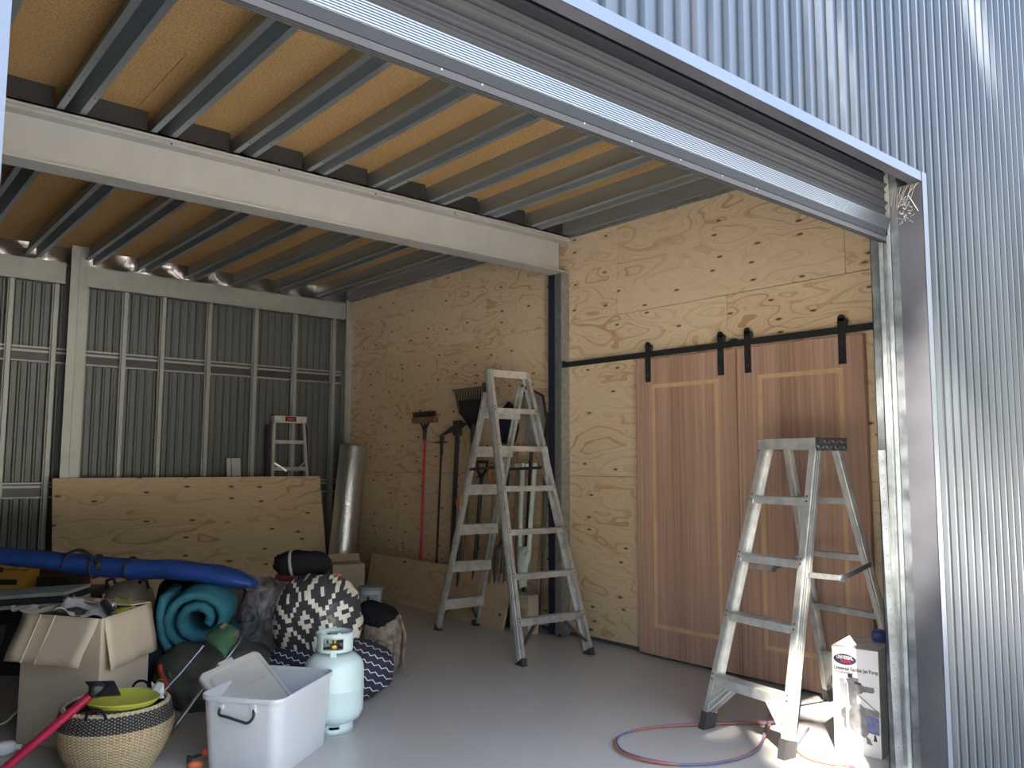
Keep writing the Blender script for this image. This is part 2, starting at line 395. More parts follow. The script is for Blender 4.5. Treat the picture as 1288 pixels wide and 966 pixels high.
        if bevel:
            md = o.modifiers.new('b', 'BEVEL'); md.width = bevel; md.segments = 2; md.limit_method = 'ANGLE'
        if sub:
            md = o.modifiers.new('u', 'SUBSURF'); md.levels = sub; md.render_levels = sub
        if kind: o['kind'] = kind
        if label: o['label'] = label
        return o
def T(name, label, cat, loc=(0,0,0), rz=0.0, group=None, kind=None):
    o = bpy.data.objects.new(name, None); COL.objects.link(o); o.location = loc
    o.rotation_euler = rz if isinstance(rz, tuple) else (0, 0, rz)
    o['label'] = label; o['category'] = cat; o.empty_display_size = 0.05
    if group: o['group'] = group
    if kind: o['kind'] = kind
    return o
def tag(o, label, cat, group=None, kind=None):
    o['label'] = label; o['category'] = cat
    if group: o['group'] = group
    if kind: o['kind'] = kind
    return o
def struct(o): o['kind'] = 'structure'; return o
def dup(root, loc, rz=None, label=None, name=None):
    r = root.copy(); COL.objects.link(r); r.location = loc
    if rz is not None: r.rotation_euler = (0, 0, rz)
    if label: r['label'] = label
    for ch in [c for c in bpy.data.objects if c.parent == root]:
        c = ch.copy(); COL.objects.link(c); c.parent = r
        for g in [k for k in bpy.data.objects if k.parent == ch]:
            d = g.copy(); COL.objects.link(d); d.parent = c
    return r
def text_mesh(body, size, mat, parent, loc, R, name='lettering', extrude=0.0004, align='LEFT', sx=1.0, label=None, bold=0.0):
    cu = bpy.data.curves.new('t', 'FONT'); cu.body = body; cu.size = size; cu.extrude = extrude; cu.align_x = align; cu.offset = bold
    to = bpy.data.objects.new('t', cu); COL.objects.link(to)
    dg = bpy.context.evaluated_depsgraph_get(); me = bpy.data.meshes.new_from_object(to.evaluated_get(dg))
    bpy.data.objects.remove(to)
    for v in me.vertices: v.co = V(loc) + R @ V((v.co.x*sx, v.co.y, v.co.z))
    me.materials.clear(); me.materials.append(M[mat])
    o = bpy.data.objects.new(name, me); COL.objects.link(o); o.parent = parent
    if label: o['label'] = label
    return o
def ell(cx, cy, rx, ry, n=24): return [(cx+rx*math.cos(2*PI*k/n), cy+ry*math.sin(2*PI*k/n)) for k in range(n)]
def cprof(w, h, t, lip=0.0):
    """C section, open towards +x: web at x=0, flanges to x=w, height h"""
    a = h/2
    if lip: return [(0,-a),(w,-a),(w,-a+lip),(w-t,-a+lip),(w-t,-a+t),(t,-a+t),(t,a-t),(w-t,a-t),(w-t,a-lip),(w,a-lip),(w,a),(0,a)]
    return [(0,-a),(w,-a),(w,-a+t),(t,-a+t),(t,a-t),(w,a-t),(w,a),(0,a)]

# ------------------------------------------------------------------ dimensions
WX = 4.577      # inner face of the plywood side wall
YF = 1.39      # outer face of the front wall
YB = 8.33       # inner face of the back cladding
XL = -0.70      # left wall
XJ = 3.285       # right jamb of the opening
XJL = 0.184     # left jamb
ZJ = 3.15       # underside of the joists
ZC = 3.28       # underside of the particleboard
ZH = 2.447       # opening header

def ribbed(x0, x1, pitch, rib, top, dep, y, sgn, z0, z1, phase=0.0):
    """vertical ribbed sheet in a plane y = const; ribs stand out by dep towards sgn"""
    pts = []
    x = x0 + phase
    pts.append((x0, 0))
    while x < x1 - pitch + 1e-4:
        for dx, h in ((pitch-rib, 0), (pitch-(rib+top)/2, 1), (pitch-(rib-top)/2, 1), (pitch, 0)):
            pts.append((x+dx, h))
        x += pitch
    pts.append((x1, 0))
    mb = MB()
    a = [mb.bm.verts.new((px, y+sgn*h*dep, z0)) for px, h in pts]
    b = [mb.bm.verts.new((px, y+sgn*h*dep, z1)) for px, h in pts]
    for i in range(len(a)-1): mb.bm.faces.new((a[i], a[i+1], b[i+1], b[i]))
    return mb
# ---- floor and ground
struct(MB().b2((XL-0.1, YF+0.005, -0.15), (4.75, YB+0.2, 0.0)).build('floor', 'floor', org=(0,0,0)))
struct(MB().b2((-30, -45, -0.35), (40, YF+0.005, -0.15)).build('ground', 'ground', org=(0,0,0)))
# ---- side wall: plywood sheets
mb = MB()
joints = {0: (2.37, 4.77, 7.14), 1: (3.20, 5.78, 8.0), 2: (2.37, 4.18, 5.78, 7.14)}
zz = (0.03, 1.232, 2.448, 3.155)
for r in range(3):
    ys = (1.45,)+joints[r]+(YB-0.02,)
    for a, b in zip(ys, ys[1:]):
        if b-a < 0.02: continue
        mb.b2((WX, a+0.002, zz[r]+0.002), (WX+0.015, b-0.002, zz[r+1]-0.002))
wr = struct(mb.build('wall_right', 'ply_wall', org=(WX, 0, 0)))
struct(MB().b2((WX+0.02, YF+0.1, -0.15), (WX+0.05, YB+0.1, 3.6)).build('wall_right_lining', 'clad_in', org=(0,0,0)))
mb = MB()
rs = random.Random(3)
for r in range(3):
    for y in [1.70+0.6*k for k in range(11)]:
        for z in [zz[r]+0.05+k*0.19 for k in range(int((zz[r+1]-zz[r]-0.05)/0.19)+1)]:
            yy = y+rs.uniform(-0.012, 0.012); z2 = z+rs.uniform(-0.02, 0.02)
            if z2 < zz[r+1]-0.01 and yy < YB-0.05:
                mb.lathe([(0.0045, -0.0015), (0.004, 0.0)], (WX-0.0, yy, z2), 6, Matrix.Rotation(-PI/2, 3, 'Y'))
mb.build('screw', 'knot', wr, org=(WX, 0, 0), kind='stuff')
struct(MB().b2((WX-0.025, 1.45, 3.14), (WX+0.0, YB-0.12, 3.165)).build('trim_1', 'galv_lt', org=(0,0,0)))
# ---- ceiling: particleboard sheets
mb = MB()
for j, (y0, y1) in enumerate(((1.4,2.1),(2.1,3.0),(3.0,3.9),(3.9,4.8),(4.8,5.7),(5.7,6.6),(6.6,7.5),(7.5,8.4))):
    xs = [XL-0.1]+[x for x in (0.35+0.9*(j%2), 2.45+0.9*(j%2)) ]+[4.7]
    for a, b in zip(xs, xs[1:]): mb.b2((a+0.0015, y0+0.0015, ZC), (b-0.0015, y1-0.0015, ZC+0.02))
struct(mb.build('ceiling', 'board', org=(0,0,ZC)))
struct(MB().b2((XL-0.1, 1.40, ZC+0.03), (4.75, YB+0.1, ZC+0.06)).build('ceiling_backing', 'board', org=(0,0,0)))
# ---- back wall cladding
o = ribbed(XL, 4.62, 0.0765, 0.034, 0.014, 0.012, YB, -1, -0.05, 3.4).build('wall_back', 'clad_in', org=(0,YB,0)); struct(o)
struct(MB().b2((XL-0.1, YB+0.014, -0.1), (4.7, YB+0.05, 3.4)).build('wall_back_lining', 'clad_in', org=(0,0,0)))
struct(MB().b2((XL-0.05, YF+0.02, -0.15), (XL, YB+0.05, 3.6)).build('wall_left', 'clad_in', org=(0,0,0)))
# ---- front wall: cladding above and beside the opening
def front(x0, x1, z0, z1, name, ph=0.0):
    return struct(ribbed(x0, x1, 0.0763, 0.026, 0.012, 0.015, YF, -1, z0, z1, ph).build(name, 'clad', org=(0,YF,0)))
front(XJ+0.04, 9.5, -0.15, 7.0, 'wall_front_right', 0.0)
n_left = int((XJ+0.04+2.2)/0.0763)
front(XJ+0.04-0.0763*n_left, XJ+0.04, ZH+0.025, 7.0, 'wall_front_top')
front(-2.4, XJL-0.05, -0.15, ZH+0.025, 'wall_front_left')
struct(MB().b2((XJ+0.03, YF+0.004, -0.15), (9.5, YF+0.03, 7.0)).build('wall_front_right_lining', 'clad_in', org=(0,0,0)))
struct(MB().b2((-2.4, YF+0.004, ZH+0.02), (XJ+0.03, YF+0.03, 7.0)).build('wall_front_top_lining', 'clad_in', org=(0,0,0)))
struct(MB().b2((-2.4, YF+0.004, -0.15), (XJL-0.03, YF+0.03, ZH+0.02)).build('wall_front_left_lining', 'clad_in', org=(0,0,0)))
# flashings (folded): header, jambs
fy = YF-0.015
struct(MB().b2((XJL-0.04, fy-0.002, ZH), (XJ+0.04, fy+0.001, ZH+0.038)).b2((XJL-0.04, fy, ZH+0.036), (XJ+0.04, YF, ZH+0.038)).build('trim_2', 'flash', org=(0,0,0)))
struct(MB().b2((XJL, fy, ZH), (XJ, YF+0.030, ZH+0.003)).build('trim_3', 'reveal', org=(0,0,0)))
struct(MB().b2((XJ, fy-0.004, -0.15), (XJ+0.040, fy-0.001, ZH+0.040)).b2((XJ+0.037, fy-0.001, -0.15), (XJ+0.040, YF+0.002, ZH+0.04)).build('trim_4', 'flash', org=(0,0,0)))
struct(MB().b2((XJL-0.042, fy-0.004, -0.15), (XJL, fy-0.001, ZH+0.040)).b2((XJL-0.004, fy, -0.15), (XJL, YF+0.06, ZH)).build('trim_5', 'flash', org=(0,0,0)))
struct(MB().b2((XJ, fy, -0.15), (XJ+0.004, 1.472, ZH)).build('trim_6', 'reveal', org=(0,0,0)))
# ---- column and joining steel at the right jamb
CO = (XJ+0.05, 1.57, 0)
c = T('jamb_column', 'mottled galvanised steel column standing at the right jamb of the door opening', 'column', CO)
MB().b2((XJ, 1.546, 0), (XJ+0.003, 1.592, 3.12)).b2((XJ, 1.589, 0), (XJ+0.10, 1.592, 3.12)).b2((XJ+0.097, 1.47, 0), (XJ+0.10, 1.592, 3.12)).build('web', 'galv_mot', c, org=CO)
MB().b2((XJ-0.002, 1.472, 0), (XJ+0.001, 1.501, 2.8)).b2((XJ+0.001, 1.472, 0), (XJ+0.10, 1.475, 2.8)).build('flange', 'galv_mot', c, org=CO)
# ---- roller door
yc = 1.522; z0 = 2.229
RO = (1.73, yc, z0)
rd = T('roller_door', 'grey steel roller door rolled up over the opening, ribbed curtain with aluminium bottom rail', 'roller door', RO)
def arc(y0, zz_, w, h, n=8): return [(y0-h*math.sin(PI*k/n), zz_+w*k/n) for k in range(n+1)]
zz2 = z0+0.105
pts = [(yc, zz2)]
while zz2 < 2.60:
    pts += arc(yc, zz2+0.020, 0.014, 0.007, 6); pts += [(yc+0.001, zz2+0.042)]; pts += arc(yc, zz2+0.047, 0.022, 0.012, 8)
    zz2 += 0.076
    pts.append((yc, zz2))
mb = MB(); x0, x1 = XJL-0.02, XJ+0.002
a = [mb.bm.verts.new((x0, y, z)) for y, z in pts]; b = [mb.bm.verts.new((x1, y, z)) for y, z in pts]
for i in range(len(a)-1): mb.bm.faces.new((a[i], a[i+1], b[i+1], b[i]))
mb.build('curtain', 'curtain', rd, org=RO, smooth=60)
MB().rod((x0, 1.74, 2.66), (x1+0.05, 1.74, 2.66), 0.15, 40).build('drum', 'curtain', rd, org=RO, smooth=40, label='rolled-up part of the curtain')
# bottom rail
MB().b2((x0, yc-0.008, z0+0.020), (x1, yc+0.004, z0+0.054)).b2((x0, yc-0.012, z0+0.016), (x1, yc-0.006, z0+0.022)).b2((x0, yc-0.003, z0+0.09), (x1, yc+0.003, z0+0.108)).build('bottom_rail', 'curtain', rd, org=RO)
mb = MB()
for k in range(8): mb.b2((x0, yc-0.0125-0.0012*k, z0+0.052+0.0058*k), (x1, yc+0.003, z0+0.0562+0.0058*k))
mb.b2((x0, yc-0.009, z0+0.05), (x1, yc+0.003, z0+0.10)).build('grooved_band', 'alu_bar', rd, org=RO, label='bright grooved aluminium band of the bottom rail')
mb = MB()
for k in range(3): mb.b2((x0, yc-0.012+0.010*k, z0-0.002), (x1, yc-0.007+0.010*k, z0+0.018))
mb.b2((x0, yc-0.010, z0+0.012), (x1, yc+0.010, z0+0.021)).build('rubber_seal', 'rubber', rd, org=RO, label='black rubber bottom seal')
for xx in (1.06, 1.18, 1.53, 1.72, 1.94, 2.15, 2.34):
    MB().rod((xx, yc-0.014, z0+0.012), (xx, yc-0.009, z0+0.012), 0.0025, 8).build('bolt', 'galv_lt', rd, org=RO)
mb = MB().b2((XJ-0.020, 1.5425, 0.0), (XJ, 1.545, 2.65)).b2((XJ-0.022, 1.504, 0.0), (XJ, 1.507, 2.27)).b2((XJ-0.002, 1.504, 0), (XJ, 1.545, 2.65)).b2((XJ-0.022, 1.529, 0), (XJ-0.019, 1.545, 2.27)).b2((XJ-0.025, 1.498, 0), (XJ-0.019, 1.510, 2.25))
mb.build('guide_rail', 'galv_lt', rd, org=RO, label='bright galvanised vertical guide channel')
MB().b2((XJL-0.04, 1.50, 0.0), (XJL, 1.548, 2.65)).build('guide_rail', 'galv_lt', rd, org=RO)
MB().b2((XJ-0.030, 1.525, 0.13), (XJ-0.004, 1.555, 0.165)).build('guide_cap', 'white', rd, org=RO, label='white plastic cap low on the guide')
# ---- joists
def hat(mb, x, y0, y1):
    t = 0.002; w = 0.14; h = ZC-ZJ
    pr = [(0,0),(0.034,0),(0.045,h-t),(0.095,h-t),(0.106,0),(w,0),(w,0.008),(w-t,0.008),(w-t,t),(0.106+t,t),(0.095+t,h),(0.045-t,h),(0.034-t,t),(t,t),(t,0.008),(0,0.008)]
    a = [mb.bm.verts.new((x+u, y0, ZJ+v)) for u, v in pr]; b = [mb.bm.verts.new((x+u, y1, ZJ+v)) for u, v in pr]
    n = len(pr)
    for i in range(n): mb.bm.faces.new((a[i], a[(i+1)%n], b[(i+1)%n], b[i]))
ords = ['first','second','third','fourth','fifth','sixth','seventh','eighth','ninth','tenth','eleventh']
jx = [0.385+0.4655*k for k in range(9)]
for k, x in enumerate(jx):
    loc = (x+0.07, 5.2, ZJ)
    t = T('floor_joist', 'galvanised top-hat floor joist under particleboard, %s joist counting from the left' % ords[k] if k < 8 else
          'galvanised top-hat floor joist closest to the plywood side wall', 'joist', loc, group='galvanised floor joists overhead')
    mb = MB(); hat(mb, x, 1.46, YB-0.02); mb.build('hat_section', 'joist', t, org=loc)
    for (dx, yy) in ((0.017, 4.45), (0.123, 4.40), (0.017, 4.85), (0.123, 4.85)):
        MB().lathe([(0.006,-0.005),(0.006,0.0)], (x+dx, yy, ZJ), 6).build('screw', 'alu_bar', t, org=loc)
eo = MB().b2((WX-0.06, 1.46, ZJ+0.015), (WX-0.056, YB-0.1, ZC)).b2((WX-0.06, 1.46, ZC-0.004), (WX, YB-0.1, ZC)).b2((WX-0.06, 1.46, ZJ+0.013), (WX-0.01, YB-0.1, ZJ+0.017)).build('edge_channel', 'joist', org=(WX-0.03, 5, ZJ))
tag(eo, 'dark steel edge channel running along top of plywood side wall', 'channel')
# dark blocking between the joists over the beam
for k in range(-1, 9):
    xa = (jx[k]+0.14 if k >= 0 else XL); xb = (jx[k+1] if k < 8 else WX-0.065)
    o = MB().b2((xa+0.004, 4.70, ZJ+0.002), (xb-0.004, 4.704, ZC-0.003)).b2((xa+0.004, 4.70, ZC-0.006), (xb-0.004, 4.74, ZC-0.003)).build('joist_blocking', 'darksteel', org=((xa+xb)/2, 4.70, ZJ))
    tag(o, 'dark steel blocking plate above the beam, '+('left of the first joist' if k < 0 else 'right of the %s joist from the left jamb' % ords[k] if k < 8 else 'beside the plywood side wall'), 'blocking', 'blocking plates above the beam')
# ---- main beam
by0, by1, bz0, bz1 = 4.657, 4.817, 2.848, 3.148
BO = (2.0, 4.74, bz0)
t = T('steel_beam', 'pale grey painted steel I-beam spanning the garage under the joists', 'beam', BO)
xe = WX-0.035
MB().b2((XL, 4.733, bz0+0.01), (xe-0.045, 4.741, bz1-0.01)).build('web', 'beam', t, org=BO)
MB().b2((XL, by0, bz0), (xe, by1, bz0+0.011)).build('bottom_flange', 'beam', t, org=BO, bevel=0.002)
MB().b2((XL, by0, bz1-0.05), (xe, by0+0.006, bz1-0.03)).b2((XL, by0, bz1-0.027), (xe, by0+0.006, bz1)).b2((XL, by0, bz1-0.011), (xe, by1, bz1)).b2((XL,by0+0.005,bz1-0.05),(xe,4.735,bz1-0.042)).build('top_flange', 'beam', t, org=BO)
MB().b2((XL, 4.741, bz0+0.011), (xe-0.045, 4.75, bz0+0.02)).build('fillet', 'beam', t, org=BO)
for xx in (1.43, 2.07, 2.75, 3.4):
    MB().rod((xx, by0-0.004, bz1-0.04), (xx, by0+0.002, bz1-0.04), 0.006, 6).build('rivet', 'darksteel', t, org=BO)
# ---- wall post under the beam
PO = (4.53, 4.77, 0)
t = T('wall_post', 'grey galvanised steel post on plywood wall under the big beam', 'post', PO)
MB().b2((4.485, 4.77, 0.006), (4.489, 4.845, bz0)).b2((4.489, 4.841, 0.006), (WX, 4.845, bz0)).build('shade_web', 'navy', t, org=PO, label='open channel side of the post, its shade put into the colour')  # navy colour stands in for the shade inside the open channel
MB().b2((4.485, 4.695, 0.006), (4.489, 4.768, bz0)).b2((4.489, 4.695, 0.006), (WX, 4.699, bz0)).build('face', 'galv_lt', t, org=PO)
MB().b2((4.46, 4.67, 0), (WX, 4.87, 0.006)).build('base_plate', 'galv', t, org=PO)
MB().lathe([(0.012,0.006),(0.012,0.022)], (4.475, 4.71, 0), 6).build('anchor_bolt', 'darksteel', t, org=PO)
# ---- back wall framing
BY = 8.222
t = T('back_beam', 'galvanised channel beam along top of back wall under the joists', 'beam', (2.9, BY, 2.93))
MB().b2((1.745, BY, 2.93), (4.50, BY+0.004, 3.125)).b2((1.745, BY, 2.93), (4.50, BY+0.09, 2.934)).b2((1.745, BY, 3.121), (4.50, BY+0.09, 3.125)).build('web', 'stud', t, org=(2.9, BY, 2.93))
MB().b2((1.745, BY-0.003, 2.95), (1.79, BY+0.001, 3.11)).build('cleat', 'galv', t, org=(2.9, BY, 2.93))
t = tag(MB().b2((XL, BY, 2.93), (1.655, BY+0.004, 3.125)).b2((XL, BY, 2.93), (1.655, BY+0.09, 2.934)).build('back_beam', 'stud', org=(1.0, BY, 2.93)), 'short galvanised channel beam left of the tall back post', 'beam')
t = T('back_post', 'tall grey galvanised post standing clear of the corrugated back wall', 'post', (1.70, 8.14, 0))
MB().ext(cprof(0.07, 0.10, 0.003, 0.012), (1.705+0.035, 8.15, 0), (1.705+0.035, 8.15, ZC-0.01), (0,-1,0)).b2((1.669,8.098,0),(1.738,8.102,ZC-0.01)).build('channel', 'stud', t, org=(1.70,8.14,0))
MB().b2((1.63, 8.06, 0), (1.79, 8.2, 0.008)).build('base_plate', 'galv', t, org=(1.70,8.14,0))
t = T('corner_post', 'dark galvanised post in the corner between back cladding and plywood wall', 'post', (4.53, 8.17, 0))
MB().b2((4.50, BY-0.01, 0), (WX, BY-0.006, 3.15)).b2((4.50, BY-0.01, 0), (4.504, YB-0.02, 3.15)).build('web', 'stud', t, org=(4.53, 8.17, 0))
for z in (3.03, 3.06): MB().rod((4.54, BY-0.016, z), (4.54, BY-0.01, z), 0.008, 6).build('bolt', 'galv_lt', t, org=(4.53, 8.17, 0))
sx = [0.75, 1.215, 1.565, 1.812, 2.155, 2.505, 2.955, 3.44, 3.885, 4.345]
sl = ['at the far left behind the blue bag', 'left of the tall back post', 'close on the left of the tall back post', 'close on the right of the tall back post',
      'second right of the tall back post', 'third right of the tall back post', 'in the middle of the back wall', 'standing left of the small folded ladder', 'standing behind the small folded ladder', 'nearest the corner post']
for x, s in zip(sx, sl):
    loc = (x+0.02, 8.26, 0)
    st = T('wall_stud', 'slim galvanised stud on back wall, '+s, 'stud', loc, group='steel studs of the back wall')
    MB().b2((x+0.012, 8.238, 0.0), (x+0.05, 8.242, 2.93)).b2((x, 8.262, 0.0), (x+0.008, 8.266, 2.93)).b2((x+0.046, 8.238, 0), (x+0.05, 8.31, 2.93)).b2((x+0.010, 8.238, 0), (x+0.014, 8.31, 2.93)).build('channel', 'stud', st, org=loc)
for (z, s) in ((2.28, 'upper galvanised wall girt across back wall, above the leaning plywood sheet'), (1.076, 'lower galvanised wall girt on back wall, seen beside the leaning plywood sheet')):
    loc = (1.9, 8.31, z)
    g = T('wall_girt', s, 'girt', loc)
    MB().b2((XL, 8.285, z+0.055), (4.5, 8.289, z+0.07)).b2((XL, 8.285, z-0.07), (4.5, 8.289, z-0.055)).b2((XL, 8.310, z+0.02), (4.5, 8.314, z+0.04)).b2((XL,8.285,z+0.068),(4.5,8.318,z+0.071)).b2((XL,8.285,z-0.071),(4.5,8.318,z-0.068)).build('channel', 'stud', g, org=loc)
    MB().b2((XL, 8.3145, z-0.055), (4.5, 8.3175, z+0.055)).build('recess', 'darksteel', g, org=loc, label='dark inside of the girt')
# foil blanket showing above the back beam
mb = MB()
nx = 90
rows = []
for j in range(5):
    rows.append([mb.bm.verts.new((XL+0.1+(4.4-XL)*i/nx, 8.275+0.012*math.sin(i*0.9+j)+0.014*noise.noise(V((i*0.5, j*0.8, 2))), 3.10+0.045*j)) for i in range(nx+1)])
for j in range(4):
    for i in range(nx): mb.bm.faces.new((rows[j][i], rows[j][i+1], rows[j+1][i+1], rows[j+1][i]))
tag(mb.build('foil_insulation', 'foil2', org=(2, 8.275, 3.1), smooth='all'), 'crinkled silver foil insulation showing between joists above back beam', 'insulation', kind='stuff')
# ------------------------------------------------------------------ sliding doors
DX = 4.515
for n, (y0, y1, i0, i1, hs, s) in enumerate(((3.94, 3.100, 3.80, 3.235, (3.815, 3.20), 'left'), (3.092, 2.25, 2.935, 2.375, (2.995, 2.365), 'right'))):
    O = (DX, (y0+y1)/2, 0.018)
    d = T('door_%d' % (n+1), 'reddish timber veneer sliding door with pale inlaid rectangle, '+('far one of the two' if n == 0 else 'near one behind the front ladder'), 'door', O, kind='structure')
    MB().b2((DX, y1, 0.018), (DX+0.036, y0, 2.072)).build('door_panel', 'veneer', d, org=O, bevel=0.002)
    w = 0.028
    f = MB(); a, b, c_, e = i1, i0, 0.205, 1.888
    f.b2((DX-0.0012, a, c_), (DX+0.002, b, c_+w)).b2((DX-0.0012, a, e-w), (DX+0.002, b, e)).b2((DX-0.0012, a, c_+w), (DX+0.002, a+w, e-w)).b2((DX-0.0012, b-w, c_+w), (DX+0.002, b, e-w))
    f.build('inlay', 'inlay', d, org=O)
    for hy in hs:
        h = MB().b2((DX-0.022, hy-0.022, 1.905), (DX-0.016, hy+0.022, 2.172)).lathe([(0.022,-0.003),(0.022,0.003)], (DX-0.019, hy, 2.172), 20, Matrix.Rotation(PI/2, 3, 'Y')).build('hanger', 'black', d, org=O)
        MB().lathe([(0.020,-0.011),(0.030,-0.009),(0.024,-0.002),(0.024,0.002),(0.030,0.009),(0.020,0.011)], (DX-0.004, hy, 2.150), 24, Matrix.Rotation(PI/2, 3, 'Y')).build('wheel', 'black', h)
        for zz_ in (1.95, 2.03): MB().rod((DX-0.030, hy, zz_), (DX, hy, zz_), 0.008, 6).build('bolt', 'darksteel', h)
        for ch in h.children: ch.location = -V((0,0,0))
# wheels/bolts were authored in world space: shift into the door's space
for o in list(bpy.data.objects):
    if o.parent and o.parent.name.startswith('hanger'):
        for v in o.data.vertices: v.co -= V(o.parent.parent.location)
t = T('door_rail', 'long black sliding-door rail bolted across the plywood wall', 'rail', (DX-0.004, 3.5, 2.10))
O = (DX-0.004, 3.5, 2.10)
MB().b2((DX-0.008, 2.178, 2.085), (DX, 4.72, 2.125)).build('flat_bar', 'black', t, org=O)
for y in (4.66, 4.2, 3.55, 3.09, 2.7, 2.22): MB().rod((DX-0.012, y, 2.105), (WX, y, 2.105), 0.011, 10).build('standoff', 'black', t, org=O)
for y in (4.69, 3.10): MB().b2((DX-0.02, y-0.02, 2.085), (DX+0.0, y+0.02, 2.135)).build('end_stop', 'black', t, org=O)

# ------------------------------------------------------------------ ladders
def cchan(s, h, w, t, side):   # rail channel: web faces outwards (side=+-1 in x)
    pr = [(0,-h/2),(w,-h/2),(w,-h/2+t),(t,-h/2+t),(t,h/2-t),(w,h/2-t),(w,h/2),(0,h/2)]
    return [(-side*x, y) for x, y in pr]
def rail_mesh(p, q, side, h, w, t, ribs=True):
    mb = MB(); d = (V(q)-V(p)).normalized()
    up = V((0,1,0)) - d*d.y; up.normalize()
    xd = d.cross(up)       # which way frame x points
    sgn = 1 if xd.x > 0 else -1
    pr = [(side*sgn*-x, y) for x, y in ((0,-h/2),(w,-h/2),(w,-h/2+t),(t,-h/2+t),(t,h/2-t),(w,h/2-t),(w,h/2),(0,h/2))]
    mb.ext(pr, p, q, up)
    if ribs:
        for yy in (-h*0.22, 0.0, h*0.22):
            mb.ext([(side*sgn*x, yy+y) for x, y in ((0,-0.0055),(0.005,-0.0045),(0.005,0.0045),(0,0.0055))], p, q, up)
    return mb
def lerp(a, b, t): return V(a)+(V(b)-V(a))*t
def stepladder(name, label, loc, rz, wf, wt, db, dt0, dt1, H, rungs_f, rungs_r, wfr, wtr, Hr, alu, rubber, brace, foot=0.07, railh=0.07, tread=0.085, rear_tread=False, cap=True, spread=0.62):
    """x = width, -y = front (climbing side), local to the ladder's floor centre"""
    t = T(name, label, 'ladder', loc, rz)
    FB = {s: V((s*wf, -db, 0.0)) for s in (-1, 1)}; FT = {s: V((s*wt, -dt0, H)) for s in (-1, 1)}
    RB = {s: V((s*wfr, db, 0.0)) for s in (-1, 1)}; RT = {s: V((s*wtr, dt1, Hr)) for s in (-1, 1)}
    def at_z(B, Tt, s, z): return lerp(B[s], Tt[s], z/Tt[s].z)
    for B, Tt, nm in ((FB, FT, 'front_rail'), (RB, RT, 'rear_rail')):
        for s in (-1, 1):
            hh = railh if nm == 'front_rail' else railh*0.72
            p = at_z(B, Tt, s, 0.03)
            r = rail_mesh(p, Tt[s], s, hh, 0.028, 0.003).build(nm, alu, t)
            d = (Tt[s]-B[s]).normalized()
            zt = foot
            fb = MB(); q = at_z(B, Tt, s, zt)
            fb.ext([(-0.020,-hh/2-0.004),(0.020,-hh/2-0.004),(0.020,hh/2+0.004),(-0.020,hh/2+0.004)], B[s]+V((-s*0.013,0,0.0)), q+V((-s*0.013,0,0)), V((0,1,0)))
            bm = fb.bm
            for v in bm.verts:
                if v.co.z < 0.03: v.co.z = 0.0
            fb.build('foot', rubber, r)
            zs = rungs_f if nm == 'front_rail' else rungs_r
            mbr = MB()
            for z in zs:
                for dz in (-0.012, 0.012):
                    c0 = at_z(B, Tt, s, z+dz)
                    yy = -1 if nm == 'front_rail' else 1
                    mbr.rod(c0+V((-s*0.012, yy*(hh/2-0.002), 0)), c0+V((-s*0.012, yy*(hh/2+0.004), 0)), 0.005, 6)
            mbr.build('rivet', 'rust', r, kind='stuff')
    for i, z in enumerate(rungs_f):
        a = at_z(FB, FT, -1, z); b = at_z(FB, FT, 1, z); y = a.y
        mb = MB()
        wd = tread
        mb.b2((a.x+0.004, y-wd/2, z-0.004), (b.x-0.004, y+wd/2, z))
        hh = 0.046 if i == 0 and brace != 'none' else 0.036
        mb.b2((a.x+0.002, y-wd/2-0.003, z-hh), (b.x-0.002, y-wd/2, z+0.002))
        mb.b2((a.x+0.004, y+wd/2-0.003, z-hh*0.8), (b.x-0.004, y+wd/2, z))
        for k in range(6): mb.b2((a.x+0.006, y-wd/2+0.012+k*wd/7, z), (b.x-0.006, y-wd/2+0.016+k*wd/7, z+0.003))
        mb.build('tread', alu, t)
    for i, z in enumerate(rungs_r):
        a = at_z(RB, RT, -1, z); b = at_z(RB, RT, 1, z); y = a.y
        if rear_tread:
            mb = MB().b2((a.x+0.002, y+0.022, z-0.075), (b.x-0.002, y+0.025, z+0.0)).b2((a.x+0.002, y-0.026, z-0.004), (b.x-0.002, y+0.025, z)).b2((a.x+0.002, y-0.028, z-0.078), (b.x-0.002, y-0.025, z+0.0))
        else:
            mb = MB().b2((a.x+0.002, y-0.016, z-0.032), (b.x-0.002, y-0.013, z)).b2((a.x+0.002, y-0.016, z-0.003), (b.x-0.002, y+0.018, z)).b2((a.x+0.002, y+0.015, z-0.026), (b.x-0.002, y+0.018, z))
        mb.build('rear_rung', alu, t)
    # braces under the bottom tread
    if brace != 'none':
        z = rungs_f[0]-0.04
        for s in (-1, 1):
            e = at_z(FB, FT, s, 0.085); c0 = V((s*abs(at_z(FB, FT, s, z).x)*0.42, e.y+0.0, z+0.0)); c0.y = at_z(FB, FT, s, z).y
            if brace == 'gusset':
                c1 = at_z(FB, FT, s, z)
                mb = MB().poly([e+V((-s*0.02,-0.02,0)), c0+V((0,-0.02,0)), c1+V((-s*0.03,-0.02,0))], 0.003, (0,1,0))
                for k in (0.0, 0.3, 0.6): mb.rod(lerp(c0, c1, k*0.8)+V((0,-0.023,0)), lerp(e, c1, k)+V((-s*0.02,-0.023,0)), 0.006, 6)
                mb.bar(c0+V((0,0.0,0)), e+V((-s*0.02,0.0,0)), 0.03, 0.006, (0,1,0))
                mb.build('corner_brace', alu, t)
            else:
                MB().bar(c0, e+V((-s*0.014,0,0)), 0.012, 0.030, (0,1,0)).build('corner_brace', brace, t)
        z = rungs_r[0]-0.03
